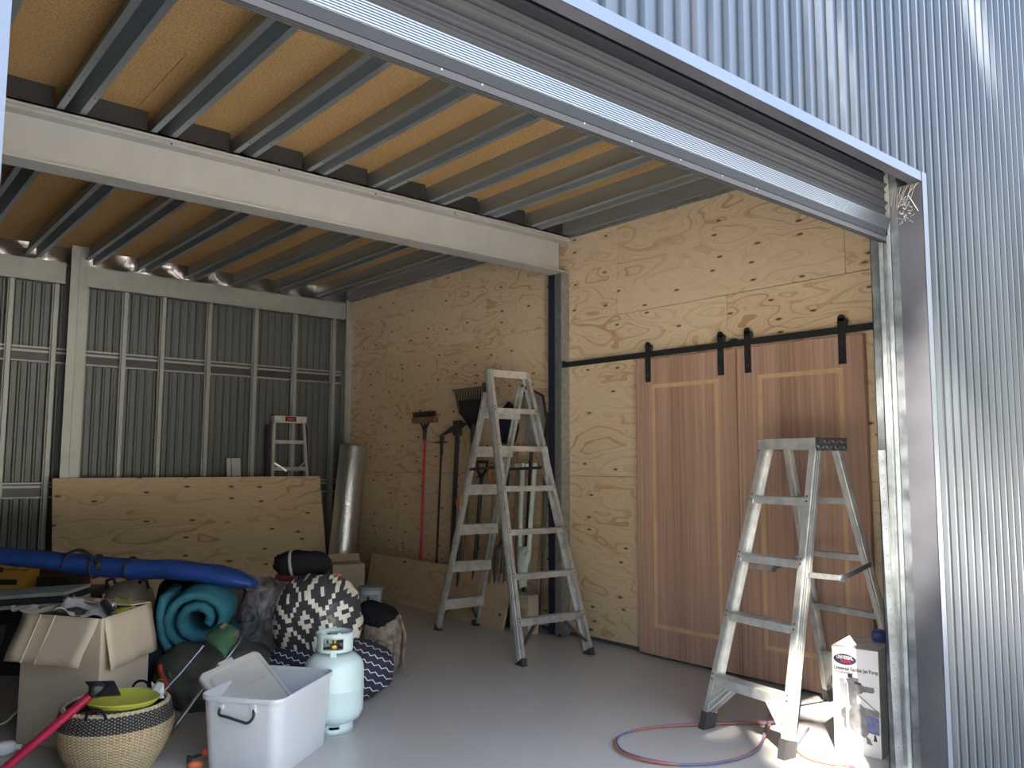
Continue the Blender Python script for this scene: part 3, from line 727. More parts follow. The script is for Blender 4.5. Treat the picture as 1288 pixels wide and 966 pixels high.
        if rear_tread:
            for s in (-1, 1):
                e = at_z(RB, RT, s, 0.06); c1 = at_z(RB, RT, s, z); c0 = V((s*abs(c1.x)*0.35, c1.y, z))
                MB().bar(c0, e+V((-s*0.012,0,0)), 0.012, 0.026, (0,1,0)).build('corner_brace', brace if brace != 'gusset' else alu, t)
        else:
            for s in (-1, 1):
                z0 = 0.27; c1 = at_z(RB, RT, s, z0); c0 = V((s*abs(c1.x)*0.30, c1.y, z0)); e = at_z(RB, RT, s, 0.10)
                MB().poly([e, c0, c1+V((-s*0.01,0,0))], 0.004, (0,1,0)).build('corner_brace', alu, t)
            a = at_z(RB, RT, -1, 0.27); b = at_z(RB, RT, 1, 0.27)
            MB().b2((a.x, a.y-0.014, 0.25), (b.x, a.y+0.014, 0.29)).build('rear_rung', alu, t)
    return t, at_z, FB, FT, RB, RT
# --- front ladder (double sided step ladder with checker plate cap)
ta, atz, FB, FT, RB, RT = stepladder('step_ladder', 'worn aluminium step ladder in the doorway, in front of the near sliding door', (3.975, 2.335, 0), math.radians(-98.4), 0.263, 0.170, 0.475, 0.075, 0.075, 1.44,
     (0.255, 0.565, 0.862, 1.160), (0.565, 0.862, 1.155), 0.255, 0.166, 1.44, 'alu', 'greyrubber', 'gusset', foot=0.075, railh=0.072, tread=0.075)
mb = MB().b2((-0.186, -0.118, 1.455), (0.186, 0.118, 1.462)).b2((-0.186, -0.122, 1.405), (0.186, -0.118, 1.462)).b2((-0.186, 0.118, 1.405), (0.186, 0.122, 1.462))
mb.build('top_cap', 'alu', ta, bevel=0.002)
for s in (-1, 1):
    pl = MB().b2((s*0.186-0.002, -0.122, 1.398), (s*0.186+0.002, 0.122, 1.464)).build('side_plate', 'checker', ta, label='dimpled checker side plate')
    mb = MB()
    for i in range(7):
        for j in range(2):
            mb.blob((s*0.189, -0.10+0.033*i+(0.016 if j else 0), 1.415+0.028*j), (0.005, 0.013, 0.006), R=Matrix.Rotation(0.6 if (i+j)%2 else -0.6, 3, 'X'), amp=0, sub=1)
    mb.build('dimple', 'galv_lt', pl, kind='stuff')
for s in (-1, 1):
    a = atz(FB, FT, s, 0.80); b = atz(RB, RT, s, 0.82); m_ = lerp(a, b, 0.52)+V((0,0,-0.045))
    sp = MB().bar(a+V((s*0.006,0,0)), m_+V((s*0.006,0,0)), 0.006, 0.026).build('spreader', 'alu_old', ta)
    MB().bar(m_+V((s*0.010,0,0)), b+V((s*0.010,0,0)), 0.006, 0.024).rod(m_+V((s*0.0,0,0)), m_+V((s*0.020,0,0)), 0.018, 10).build('spreader_arm', 'galv', sp, label='dark hinged half of the spreader')
# --- tall ladder by the post
tb, atz, FB, FT, RB, RT = stepladder('step_ladder', 'tall grey aluminium dual-purpose ladder standing in front of the garden tools', (4.02, 4.85, 0), math.radians(-5.7), 0.305, 0.182, 0.66, 0.05, -0.02, 2.02,
     (0.282, 0.565, 0.862, 1.163, 1.452, 1.735), (0.252, 0.555, 0.850, 1.163, 1.455, 1.745), 0.190, 0.168, 1.92, 'alu_old', 'greyrubber', 'brownstay', foot=0.04, railh=0.075, tread=0.05, rear_tread=True)
MB().b2((-0.186, -0.075, 1.975), (0.186, -0.070, 2.03)).b2((-0.186, -0.07, 2.026), (0.186, 0.0, 2.03)).build('top_cap', 'alu', tb)
MB().box((0.182+0.006, -0.30, 1.34), (0.004, 0.075, 0.22), Matrix.Rotation(-0.29, 3, 'X')).build('sticker', 'cloth', tb, label='pale worn sticker on the rail')
for s in (-1, 1):
    MB().lathe([(0.04,-0.006),(0.04,0.006)], (s*0.176, -0.012, 1.90), 16, Matrix.Rotation(PI/2, 3, 'Y')).build('hinge', 'darksteel', tb)
    a = atz(FB, FT, s, 1.30); b = atz(RB, RT, s, 1.28)
    MB().bar(a, b, 0.006, 0.022).build('spreader', 'darksteel', tb)
for z in (1.30,):
    a = atz(FB, FT, -1, z); b = atz(FB, FT, 1, z)
# --- small ladder folded against the back wall
t = T('step_ladder', 'small folded aluminium step ladder with dark cap label leaning on back wall', 'ladder', (3.83, 8.08, 0))
LO = (3.83, 8.08, 0)
R_ = {}
for s in (-1, 1):
    p, q = V((3.83+s*0.25, 8.02, 0.0)), V((3.83+s*0.165, 8.19, 1.77))
    MB().bar(p, q, 0.03, 0.055, (0,1,0)).build('front_rail', 'alu_old', t, org=LO); R_[s] = (p, q)
    MB().bar(p+V((s*0.02,0.08,0)), q+V((s*0.05,0.03,-0.05)), 0.022, 0.03, (0,1,0)).build('rear_rail', 'navy', t, org=LO, label='dark blue rear rail')
for z in (0.3, 0.62, 0.94, 1.27, 1.55):
    a = lerp(*R_[-1], z/1.77); b = lerp(*R_[1], z/1.77)
    MB().b2((a.x, a.y-0.035, z-0.025), (b.x, a.y+0.03, z+0.012)).build('tread', 'alu_old', t, org=LO)
for s in (-1, 1):
    a = lerp(*R_[s], 1.34/1.77); MB().bar(a, V((3.83+s*0.05, 8.09, 1.24)), 0.006, 0.02).build('spreader', 'alu_old', t, org=LO)
MB().b2((3.83-0.18, 8.13, 1.745), (3.83+0.18, 8.22, 1.815)).build('top_cap', 'alu', t, org=LO)
tr = MB().b2((3.83-0.06, 8.126, 1.757), (3.83+0.06, 8.131, 1.808)).build('cap_label', 'print_blk', t, org=LO, label='black cap label with red mark')
MB().b2((-0.035, 8.1235-8.08, 1.77), (0.035, 8.126-8.08, 1.793)).build('label_mark', 'print_red', tr)
# offcuts and plywood sheets
def slab(pts4, th, name, mat, label, cat, group=None):
    """pts4: corners; thickness towards +normal"""
    n = (V(pts4[1])-V(pts4[0])).cross(V(pts4[2])-V(pts4[1])).normalized()
    c0 = sum((V(p) for p in pts4), V())/4; c0.z = min(p[2] for p in pts4)
    return tag(MB().poly(pts4, th, n).build(name, mat, org=tuple(c0)), label, cat, group)
slab([(1.62, 7.86, 0.0), (4.185, 7.86, 0.0), (4.14, 8.05, 1.185), (1.605, 8.05, 1.185)], -0.017, 'plywood_sheet', 'ply_back', 'large knotty plywood sheet leaning on its long edge against back wall', 'plywood')
slab([(3.19, 8.02, 0.0), (3.24, 8.02, 0.0), (3.235, 8.22, 1.37), (3.195, 8.22, 1.37)], -0.02, 'timber_offcut', 'beam', 'narrow pale offcut leaning on back wall, left of the wider offcut', 'offcut', 'pale offcuts behind the plywood sheet')
slab([(3.26, 8.02, 0.0), (3.36, 8.02, 0.0), (3.335, 8.22, 1.37), (3.245, 8.22, 1.37)], -0.02, 'timber_offcut', 'beam', 'wider pale offcut leaning on back wall, right of the narrow offcut', 'offcut', 'pale offcuts behind the plywood sheet')
slab([(4.29, 5.18, 0.0), (4.365, 7.45, 0.0), (4.44, 7.45, 0.41), (4.43, 5.20, 0.42)], 0.015, 'plywood_sheet', 'ply_low', 'low plywood strip standing on edge along the foot of the side wall', 'plywood')
t = T('insulation_roll', 'tall silver foil insulation roll standing in the back corner', 'insulation roll', (4.235, 7.695, 0))
Rr = Matrix.Rotation(0.085, 3, 'Y')
MB().lathe([(0.05,0.0),(0.135,0.002),(0.139,0.02),(0.139,1.48),(0.132,1.495),(0.05,1.495)], (-0.03,0,0.012), 40, Rr).build('foil_wrap', 'foil', t, smooth=True)
MB().lathe([(0.02,1.40),(0.10,1.497)], (-0.03,0,0.012), 30, Rr, cap=False).build('core', 'card', t, smooth=True)
# ------------------------------------------------------------------ garden tools along the wall (base y, lean to wall)
def stick(mb, y0, z0, y1, z1, r, x0=4.46, x1=4.54, n=8): return mb.rod((x0, y0, z0), (x1, y1, z1), r, n)
t = T('broom', 'upside-down broom with red handle and brown head against plywood wall', 'broom', (4.46, 6.62, 0)); O = (4.46, 6.62, 0)
stick(MB(), 6.62, 0, 6.66, 1.66, 0.013).build('handle', 'red', t, org=O)
MB().ext([(-0.02,0),(0.02,0),(0.008,0.09),(-0.008,0.09)], (4.525,6.66,1.62), (4.545,6.66,1.62), (0,0,1)).bar((4.53,6.58,1.73), (4.53,6.655,1.64), 0.014, 0.014).bar((4.53,6.74,1.73), (4.53,6.665,1.64), 0.014, 0.014).rod((4.53,6.66,1.55),(4.53,6.66,1.66),0.017).build('socket', 'rubber', t, org=O)
MB().b2((4.50,6.47,1.715), (4.56,6.85,1.775), bev=0.01).build('head', 'brush', t, org=O)
mb = MB()
for k in range(60): mb.bar((4.505+0.05*((k*7)%5)/5, 6.48+0.0061*k, 1.77), (4.50+0.055*((k*7)%5)/5, 6.475+0.0063*k, 1.825), 0.005, 0.005)
mb.build('bristles', 'blackfab', t, org=O, kind='stuff')
t = T('garden_hoe', 'thin black cultivator hoe with flat cross head, second tool from the broom', 'hoe', (4.46, 6.36, 0)); O = (4.46,6.36,0)
stick(MB(), 6.36, 0, 6.39, 1.50, 0.011).build('handle', 'rubber', t, org=O)
MB().bar((4.54,6.39,1.40),(4.54,6.39,1.53),0.022,0.022).build('socket', 'rubber', t, org=O)
MB().poly([(4.535,6.25,1.525),(4.535,6.39,1.510),(4.535,6.56,1.528),(4.535,6.39,1.535)], 0.006, (1,0,0)).b2((4.53,6.36,1.53),(4.55,6.41,1.59)).build('head', 'darksteel', t, org=O)
t = T('mattock', 'grey-handled mattock with dark slanted head, between thin hoe and leaf rake', 'mattock', (4.45, 6.12, 0)); O = (4.45,6.12,0)
MB().bar((4.45,6.12,0),(4.53,6.12,1.64),0.034,0.026,(0,1,0)).build('handle', 'darksteel', t, org=O)
MB().poly([(4.51,6.40,1.575),(4.51,6.20,1.665),(4.51,6.02,1.70),(4.51,5.99,1.68),(4.51,6.10,1.63),(4.51,6.26,1.605)], 0.035, (1,0,0)).b2((4.50,6.09,1.58),(4.56,6.16,1.72)).build('head', 'darksteel', t, org=O, bevel=0.003)
t = T('leaf_rake', 'black plastic fan leaf rake standing head up beside the tall ladder', 'rake', (4.42, 5.88, 0)); O = (4.42,5.88,0)
stick(MB(), 5.90, 0, 5.88, 1.66, 0.015, x0=4.42, x1=4.52).build('handle', 'woodh', t, org=O)
mb = MB(); ntn = 17
for k in range(ntn):
    u = k/(ntn-1)-0.5
    mb.bar((4.525, 5.88+u*0.08, 1.66), (4.525, 5.93+u*0.34, 1.80), 0.004, 0.012, (0,1,0)).bar((4.525, 5.93+u*0.34, 1.80), (4.52, 5.95+u*0.42, 1.985), 0.004, 0.009, (0,1,0)).bar((4.52, 5.95+u*0.42, 1.985), (4.485, 5.95+u*0.43, 2.005), 0.004, 0.008, (0,1,0))
mb.build('tines', 'rubber', t, org=O)
MB().poly([(4.528,5.84,1.62),(4.528,5.92,1.62),(4.528,6.09,1.79),(4.528,6.11,1.90),(4.528,5.77,1.90),(4.528,5.78,1.79)], 0.006, (1,0,0)).build('web', 'rubber', t, org=O)
MB().rod((4.52,5.88,1.50),(4.525,5.88,1.68),0.024).build('socket', 'rubber', t, org=O)
MB().poly([(4.40,5.80,1.72),(4.40,5.80,1.30),(4.398,5.79,1.30),(4.398,5.79,1.72)],0.004,(1,0,0))
t = T('spade', 'spade with black D-grip and long dark shaft, left one behind the tall ladder', 'spade', (4.42, 5.72, 0)); O = (4.42,5.72,0)
stick(MB(), 5.74, 0.30, 5.72, 1.24, 0.018, x0=4.43, x1=4.50).build('shaft', 'rubber', t, org=O)
MB().tube([(4.49,5.72,1.20),(4.50,5.78,1.27),(4.505,5.79,1.34),(4.505,5.65,1.34),(4.50,5.66,1.27),(4.49,5.72,1.20)], 0.014).build('grip', 'rubber', t, org=O)
MB().poly([(4.43,5.63,0.34),(4.43,5.85,0.34),(4.41,5.84,0.10),(4.405,5.74,0.0),(4.41,5.64,0.10)], 0.006, (1,0,0.1)).build('blade', 'navy', t, org=O, label='dark blue blade')
t = T('shovel', 'black shovel with orange D-grip seen between rungs of the tall ladder', 'shovel', (4.40, 5.50, 0)); O = (4.40,5.50,0)
stick(MB(), 5.50, 0.30, 5.50, 1.16, 0.017, x0=4.42, x1=4.46).build('shaft', 'woodh', t, org=O)
MB().tube([(4.455,5.50,1.12),(4.46,5.56,1.19),(4.46,5.565,1.26),(4.46,5.54,1.33),(4.46,5.47,1.33),(4.46,5.435,1.26),(4.46,5.44,1.19),(4.455,5.50,1.12)], 0.017).build('grip', 'orangew', t, org=O, label='orange grip')
MB().poly([(4.42,5.40,0.36),(4.42,5.60,0.36),(4.40,5.60,0.10),(4.39,5.50,0.0),(4.40,5.40,0.10)], 0.006, (1,0,0.1)).build('blade', 'rubber', t, org=O)
t = T('hand_axe', 'short tool with round orange knob hanging low behind the tall ladder', 'tool', (4.42, 5.93, 0)); O = (4.42,5.93,0)
MB().blob((4.42,5.93,0.98), (0.035,0.045,0.06), amp=0.03, sub=3).build('knob', 'orangew', t, org=O, smooth='all')
stick(MB(), 5.93, 0.0, 5.93, 0.95, 0.016, x0=4.40, x1=4.42).build('shaft', 'darksteel', t, org=O)
t = T('garden_fork', 'dark garden fork standing tines down behind the tall ladder', 'fork', (4.42, 5.34, 0)); O = (4.42,5.34,0)
stick(MB(), 5.34, 0.66, 5.36, 1.56, 0.015, x0=4.44, x1=4.52).build('shaft', 'rubber', t, org=O)
for u in (-0.09,-0.03,0.03,0.09):
    MB().tube([(4.44,5.34+u*0.3,0.68),(4.43,5.34+u,0.62),(4.41,5.34+u,0.45),(4.43,5.34+u*0.9,0.0)], 0.009).build('tine', 'darksteel', t, org=O)
t = T('post_hole_digger', 'pale green twin-handled post-hole digger behind the tall ladder', 'digger', (4.42, 5.08, 0)); O = (4.42,5.08,0)
for y0, y1 in ((5.13,5.14),(5.02,4.99)):
    MB().rod((4.43,y0,0.58),(4.47,y1,1.33),0.021,12).build('handle', 'pale', t, org=O, smooth=40)
for s in (-1,1):
    mb = MB(); g = []
    for i in range(7):
        z = 0.66-0.055*i; w = 0.10*(1-0.10*i) if i else 0.06
        g.append([mb.bm.verts.new((4.42+s*0.03+ s*0.02*math.sin(i*0.45)-0.02*abs(u)*4*s, 5.075+u*2*w, max(0.0, z)+(abs(u)*0.05 if i > 4 else 0))) for u in (-0.5,-0.25,0,0.25,0.5)])
    for i in range(6):
        for k in range(4): mb.bm.faces.new((g[i][k], g[i][k+1], g[i+1][k+1], g[i+1][k]))
    mb.build('blade', 'pale', t, org=O, smooth='all', solid=0.004)
MB().b2((4.40,5.02,0.56),(4.46,5.13,0.62),bev=0.008).build('pivot', 'galv', t, org=O)
t = T('level_bar', 'short pale bar laid across top of the twin-handled digger', 'bar', (4.49, 5.17, 1.30))
t2 = MB().b2((4.47,5.10,1.285),(4.50,5.24,1.325)).b2((4.47,5.155,1.24),(4.50,5.175,1.285)).build('head', 'white', t, org=(4.49,5.17,1.30))
for k, (y, z1, mt, lb) in enumerate(((5.27,1.50,'woodh','thin dark timber stake just left of the pale green digger'), (4.945,1.28,'woodh','brown timber stake just right of the pale green digger'), (4.905,1.74,'darksteel','long dark shaft beside the wall post'))):
    o = MB().rod((4.45,y,0.0 if k != 1 else 0.0),(4.53,y-0.01,z1),0.012,8).build('garden_stake', mt, org=(4.45,y,0)); tag(o, lb, 'stake', 'stakes behind the tall ladder')
t = T('square_spade', 'square grey spade standing blade up behind right rail of tall ladder', 'spade', (4.46, 5.02, 0)); O = (4.46,5.02,0)
stick(MB(), 5.16, 0.0, 5.10, 1.45, 0.014, x0=4.48, x1=4.53).build('shaft', 'rubber', t, org=O)
MB().poly([(4.535,5.18,1.45),(4.535,4.99,1.45),(4.545,4.94,1.66),(4.545,4.98,1.86),(4.545,5.10,1.92),(4.545,5.24,1.88)], 0.004, (1,0,0)).build('blade', 'alu_old', t, org=O, label='grey blade')
MB().tube([(4.54,5.26,1.90),(4.54,5.10,1.935),(4.54,4.97,1.88),(4.54,4.92,1.68),(4.54,4.96,1.50),(4.54,4.93,1.40)], 0.010).build('edge_trim', 'rubber', t, org=O)
t = T('round_shovel', 'dark blue shovel standing blade up, seen through top rungs of tall ladder', 'shovel', (4.46, 5.42, 0)); O = (4.46,5.42,0)
stick(MB(), 5.45, 0.0, 5.42, 1.50, 0.015, x0=4.46, x1=4.53).build('shaft', 'woodh', t, org=O)
MB().poly([(4.54,5.32,1.50),(4.54,5.52,1.50),(4.55,5.56,1.62),(4.55,5.54,1.78),(4.55,5.42,1.86),(4.55,5.31,1.78),(4.55,5.28,1.62)], 0.005, (1,0,0)).build('blade', 'navy', t, org=O)
t = T('carton', 'brown cardboard box on the floor behind bottom of tall ladder', 'box', (4.42, 4.98, 0)); O = (4.42,4.98,0)
MB().b2((4.33,4.91,0.0),(4.44,5.13,0.30)).build('body', 'card', t, org=O, bevel=0.003)
MB().b2((4.328,4.94,0.10),(4.3305,5.03,0.20)).build('printed_panel', 'card_dk', t, org=O)
# ------------------------------------------------------------------ the pile on the left
CAMP = V((0,0,1.33))
_y, _p, _r = 0.702569461, 0.0956931304, 0.003436
_F = V((math.sin(_y)*math.cos(_p), math.cos(_y)*math.cos(_p), math.sin(_p))); _R = V((math.cos(_y), -math.sin(_y), 0)); _U = _R.cross(_F)
def at(x, y, D): return CAMP + (_F*1036.15 + (_R*math.cos(_r)+_U*math.sin(_r))*(x-644) - (-_R*math.sin(_r)+_U*math.cos(_r))*(y-483))/1036.15*D
VIEWZ = -40.0   # the pile roughly faces the doorway
def rotz(deg): return Matrix.Rotation(math.radians(deg), 3, 'Z')
# storage crates at the far left (support for the toolboxes)
for loc, sz, lb in (((1.08, 6.30, 0), (1.0, 0.50, 0.49), 'black storage crate under the yellow toolbox, behind the cardboard box'), ((0.55, 5.02, 0), (0.52, 0.46, 0.465), 'black storage crate at the left edge, under the long grey case')):
    t = T('storage_crate', lb, 'crate', loc, math.radians(-38 if sz[0] > 0.9 else -12))
    MB().ext([(-sz[0]/2*.92,-sz[1]/2*.92),(sz[0]/2*.92,-sz[1]/2*.92),(sz[0]/2*.92,sz[1]/2*.92),(-sz[0]/2*.92,sz[1]/2*.92)], (0,0,0), (0,0,sz[2]-0.04), (0,1,0)).build('body', 'rubber', t, bevel=0.01)
    MB().b2((-sz[0]/2,-sz[1]/2,sz[2]-0.05),(sz[0]/2,sz[1]/2,sz[2]),bev=0.01).build('lid', 'black', t)
    MB().b2((-0.08,-sz[1]/2-0.012,sz[2]-0.12),(0.08,-sz[1]/2+0.02,sz[2]-0.09)).build('handle', 'rubber', t)
# yellow toolbox
t = T('toolbox', 'yellow plastic toolbox with round black latch, under the long blue bag', 'toolbox', (0,0,0), math.radians(-38)); _c = at(4, 744, 5.4); t.location = (_c.x, _c.y, 0.49)
MB().b2((-0.28,-0.12,0.0),(0.21,0.14,0.145),bev=0.012).build('body', 'yellow', t)
MB().b2((-0.285,-0.125,0.148),(0.215,0.145,0.21),bev=0.012).build('lid', 'yellow', t)
MB().lathe([(0.018,0),(0.018,0.008),(0.009,0.012)], (0.045,-0.125,0.145), 16, Matrix.Rotation(PI/2,3,'X')).build('latch', 'rubber', t)
MB().b2((-0.2,-0.123,0.05),(0.15,-0.118,0.085)).build('handle_slot', 'rubber', t, label='dark recessed slot')
MB().b2((0.10,-0.1265,0.155),(0.16,-0.124,0.165)).build('mark', 'tan', t)
t = T('toolbox', 'dark maroon toolbox with red lid, right of the yellow toolbox', 'toolbox', (0,0,0), math.radians(-38)); _c = at(79, 744, 5.55); t.location = (_c.x, _c.y, 0.49)
MB().b2((-0.13,-0.11,0),(0.13,0.11,0.14),bev=0.008).build('body', 'maroon', t)
MB().b2((-0.13,-0.115,0.142),(0.13,0.115,0.185),bev=0.01).build('lid', 'redpl', t)
MB().b2((-0.06,-0.125,0.09),(-0.04,-0.108,0.16)).b2((0.06,-0.125,0.09),(0.08,-0.108,0.16)).build('clasp', 'darksteel', t)
t = tag(MB().b2((-0.10,-0.07,0),(0.12,0.07,0.115),bev=0.008).build('storage_case', 'rubber', org=(0,0,0)), 'small black case in front of the maroon toolbox', 'case'); _c = at(72, 744, 5.27); t.location = (_c.x, _c.y, 0.49); t.rotation_euler = (0,0,-0.66)
# long grey case
t = T('long_case', 'long flat grey case with black edge band, poking in from the left edge', 'case', (0.62, 5.02, 0.475), 0)
P0 = at(-70, 772, 4.75)-V((0.62,5.02,0.475)); P1 = at(98, 748, 4.80)-V((0.62,5.02,0.475))
dz = V((0,0,1))
P0.z = 0.012; P1.z = 0.055
MB().bar(P0, P1, 0.34, 0.02).build('lower_shell', 'greycase', t, bevel=0.004)
MB().bar(P0+dz*0.030, P1+dz*0.030, 0.335, 0.036).build('edge_band', 'rubber', t, bevel=0.004)
MB().bar(P0+dz*0.058, P1+dz*0.058, 0.33, 0.02).build('upper_shell', 'greycase', t, bevel=0.004)
# cloudy container behind the box
t = T('water_container', 'cloudy plastic container with black carry handles, behind the cardboard box', 'container', tuple(at(161, 790, 5.2)))
O = tuple(at(161, 790, 5.2)); t.location = (O[0], O[1], 0.0)
c = V((0,0,0))
MB().lathe([(0.08,0.0),(0.15,0.02),(0.158,0.20),(0.155,0.44),(0.135,0.52),(0.09,0.565),(0.02,0.585)], (0,0,0), 28).build('body', 'clearpl', t, smooth=True)
for s in (-1,1):
    mb = MB().tube([V((s*0.075,-0.03,0.555)), V((s*0.085,-0.05,0.60)), V((s*0.125,-0.05,0.585)), V((s*0.13,-0.03,0.535))], 0.011)
    for v in mb.bm.verts: v.co = rotz(-40) @ v.co
    mb.build('handle', 'rubber', t, smooth=True)
# ---- cardboard box with open flaps
A, B, Cc = V((0.825,4.60,0)), V((1.075,4.20,0)), V((1.39,4.53,0)); Dd = A+(Cc-B)
H = 0.605; bo = (A+B+Cc+Dd)/4
BO = tuple(bo)
t = T('cardboard_box', 'open brown cardboard box with flaps folded out, full of odds and ends', 'box', BO)
mb = MB(); th = 0.006
for p, q in ((A,B),(B,Cc),(Cc,Dd),(Dd,A)):
    d = (q-p).normalized(); n = V((-d.y, d.x, 0))
    mb.poly([p, q, q+V((0,0,H)), p+V((0,0,H))], th, n)
mb.poly([A,B,Cc,Dd], th, (0,0,1))
mb.build('body', 'card', t, org=BO)
def flap(p, q, drop, out, skew=(0,0), mt='card', zz=H):
    d = (q-p).normalized(); n = V((d.y, -d.x, 0)).normalized()
    p = p+V((0,0,zz)); q = q+V((0,0,zz))
    g = []; mb = MB()
    for i in range(7):
        u = i/6; o = out*math.sin(u*PI/2*1.0)
        a = p+n*o*u**0.5+V((0,0,-drop*u))-d*skew[0]*u; b = q+n*o*u**0.5+V((0,0,-drop*u))+d*skew[1]*u
        g.append([mb.bm.verts.new(a+(b-a)*k/8+n*0.006*math.sin(k*1.7+i*0.3)*u) for k in range(9)])
    for i in range(6):
        for k in range(8): mb.bm.faces.new((g[i][k], g[i][k+1], g[i+1][k+1], g[i+1][k]))
    return mb
flap(A, B-(B-A)*0.04, 0.205, 0.085, (0.0, -0.02)).build('flap', 'card', t, org=BO, smooth='all', solid=0.006)
flap(B+(Cc-B)*0.05, Cc, 0.24, 0.035, (0,0.01)).build('flap', 'card', t, org=BO, smooth='all', solid=0.006)
mb = MB(); pz = V((0,0,H)); mb.poly([Dd+pz, Cc+pz, lerp(Cc,B,0.35)+pz+V((-0.02,0,0.012)), lerp(Dd,A,0.40)+pz+V((0.02,0,0.012))], 0.005, (0,0,1)); mb.build('flap', 'card', t, org=BO)
# creases on the front flap
mb = MB()
for k in (0.24, 0.42): 
    n = V(((B-A).normalized().y, -(B-A).normalized().x, 0))
    mb.rod(lerp(A,B,k)+V((0,0,H-0.0))+n*0.004, lerp(A,B,k-0.03)+V((0,0,H-0.205))+n*0.092, 0.0035, 6)
mb.build('crease', 'card', t, org=BO)
def cloth(name, mat, pts, label, cat, th=0.004, nu=16, nv=12, amp=0.025, seed=0, fr=14):
    """four corners, crumpled sheet"""
    a, b, c_, d = [V(p) for p in pts]; mb = MB(); g = []
    o = (a+b+c_+d)/4
    for i in range(nu+1):
        row = []
        for j in range(nv+1):
            u, v = i/nu, j/nv
            p = (a*(1-u)+b*u)*(1-v)+(d*(1-u)+c_*u)*v
            q = p*fr
            p = p+V((noise.noise(q+V((seed,0,0)))*0.5, noise.noise(q+V((0,seed,5)))*0.5, abs(noise.noise(q*0.7+V((2,seed,0))))*1.4+noise.noise(q*1.9)*0.5))*amp
            row.append(mb.bm.verts.new(p))
        g.append(row)
    for i in range(nu):
        for j in range(nv): mb.bm.faces.new((g[i][j], g[i+1][j], g[i+1][j+1], g[i][j+1]))
    return tag(mb.build(name, mat, org=tuple(o), smooth='all', solid=th), label, cat)
# contents of the box
t = MB().blob(tuple(bo+V((0.0,0.02,0.40))), (0.19,0.19,0.19), amp=0.2, sub=3, sq=4, R=rotz(-55)).build('stuffing', 'tarp', org=BO, smooth='all'); tag(t, 'dark clothes and bags packed in the cardboard box', 'clothes', kind='stuff')
cloth('cloth', 'cloth', (at(68,777,3.98), at(134,780,3.94), at(152,762,4.22), at(95,756,4.30)), 'crumpled white cloth spilling from the cardboard box', 'cloth', amp=0.05, seed=3)
cloth('cloth', 'cloth', (at(12,768,4.30), at(46,776,4.18), at(48,767,4.3), at(14,764,4.38)), 'small white rag left of the cardboard box on the black crate', 'cloth', amp=0.03, seed=8)
cloth('cloth', 'lime', (at(142,776,3.98), at(172,766,4.15), at(164,757,4.3), at(145,759,4.28)), 'yellow cloth in the right side of the cardboard box', 'cloth', amp=0.03, seed=5)
t = MB().rod(at(131,758,4.05), at(143,774,3.93), 0.019, 14).build('grip', 'darksteel', org=tuple(at(137,766,4.0)), smooth=40); tag(t, 'grey tube end resting on the white cloth', 'tube')
# ---- long blue bag
P = [at(-90,701,4.98), at(-20,698,4.95), at(50,704,4.92), at(110,711,4.90), at(165,715,4.88), at(215,716,4.86), at(262,721,4.84), at(300,729,4.82), at(320,735,4.80)]
rr = [(0.07,0.045),(0.07,0.045),(0.075,0.052),(0.078,0.060),(0.076,0.060),(0.085,0.058),(0.095,0.056),(0.09,0.048),(0.05,0.022)]
def smoothpts(P, rr, k=4):
    o, r2 = [], []
    for i in range(len(P)-1):
        p0, p1, p2, p3 = P[max(i-1,0)], P[i], P[i+1], P[min(i+2,len(P)-1)]
        for j in range(k):
            u = j/k
            o.append(0.5*((2*p1)+(p2-p0)*u+(2*p0-5*p1+4*p2-p3)*u*u+(3*p1-p0-3*p2+p3)*u**3))
            if rr: r2.append(tuple(a+(b-a)*u for a, b in zip(rr[i], rr[i+1])) if isinstance(rr[i], tuple) else rr[i]+(rr[i+1]-rr[i])*u)
    o.append(P[-1]); 
    if rr: r2.append(rr[-1])
    return o, r2
sp, sr = smoothpts(P, rr, 5)
BL = tuple(P[4])
t = T('long_bag', 'long blue nylon carry bag lying across the toolboxes and the teal roll', 'bag', BL)
mb = MB().tube(sp, 0, 16, rs=sr)
for v in mb.bm.verts: v.co += V((0,0,1))*0.010*noise.noise(v.co*9)
mb.build('body', 'blue', t, org=BL, smooth='all')
hp, _ = smoothpts([at(76,714,4.83), at(83,699,4.86), at(98,692,4.88), at(112,698,4.87), at(124,709,4.82), at(120,716,4.81)], None, 5)
MB().tube(hp, 0.009, 8, rs=[(0.014,0.005)]*len(hp)).build('handle', 'rubber', t, org=BL, smooth='all', label='black webbing handle')
for i in (16, 20):
    a = sp[i]; d = (sp[i+1]-sp[i-1]).normalized(); x = d.cross(V((0,0,1))).normalized(); y = x.cross(d)
    MB().tube([a+x*(sr[i][0]+0.004)*math.cos(k*PI/10)+y*(sr[i][1]+0.006)*math.sin(k*PI/10) for k in range(20)], 0.007, 6, closed=True).build('strap', 'rubber', t, org=BL, smooth='all')
sm = [sp[i]+V((0,0,sr[i][1]*0.75))+(CAMP-sp[i]).normalized()*0.045 for i in range(22, 40)]
MB().tube(sm, 0.003, 6).build('piping', 'navy', t, org=BL, smooth='all')
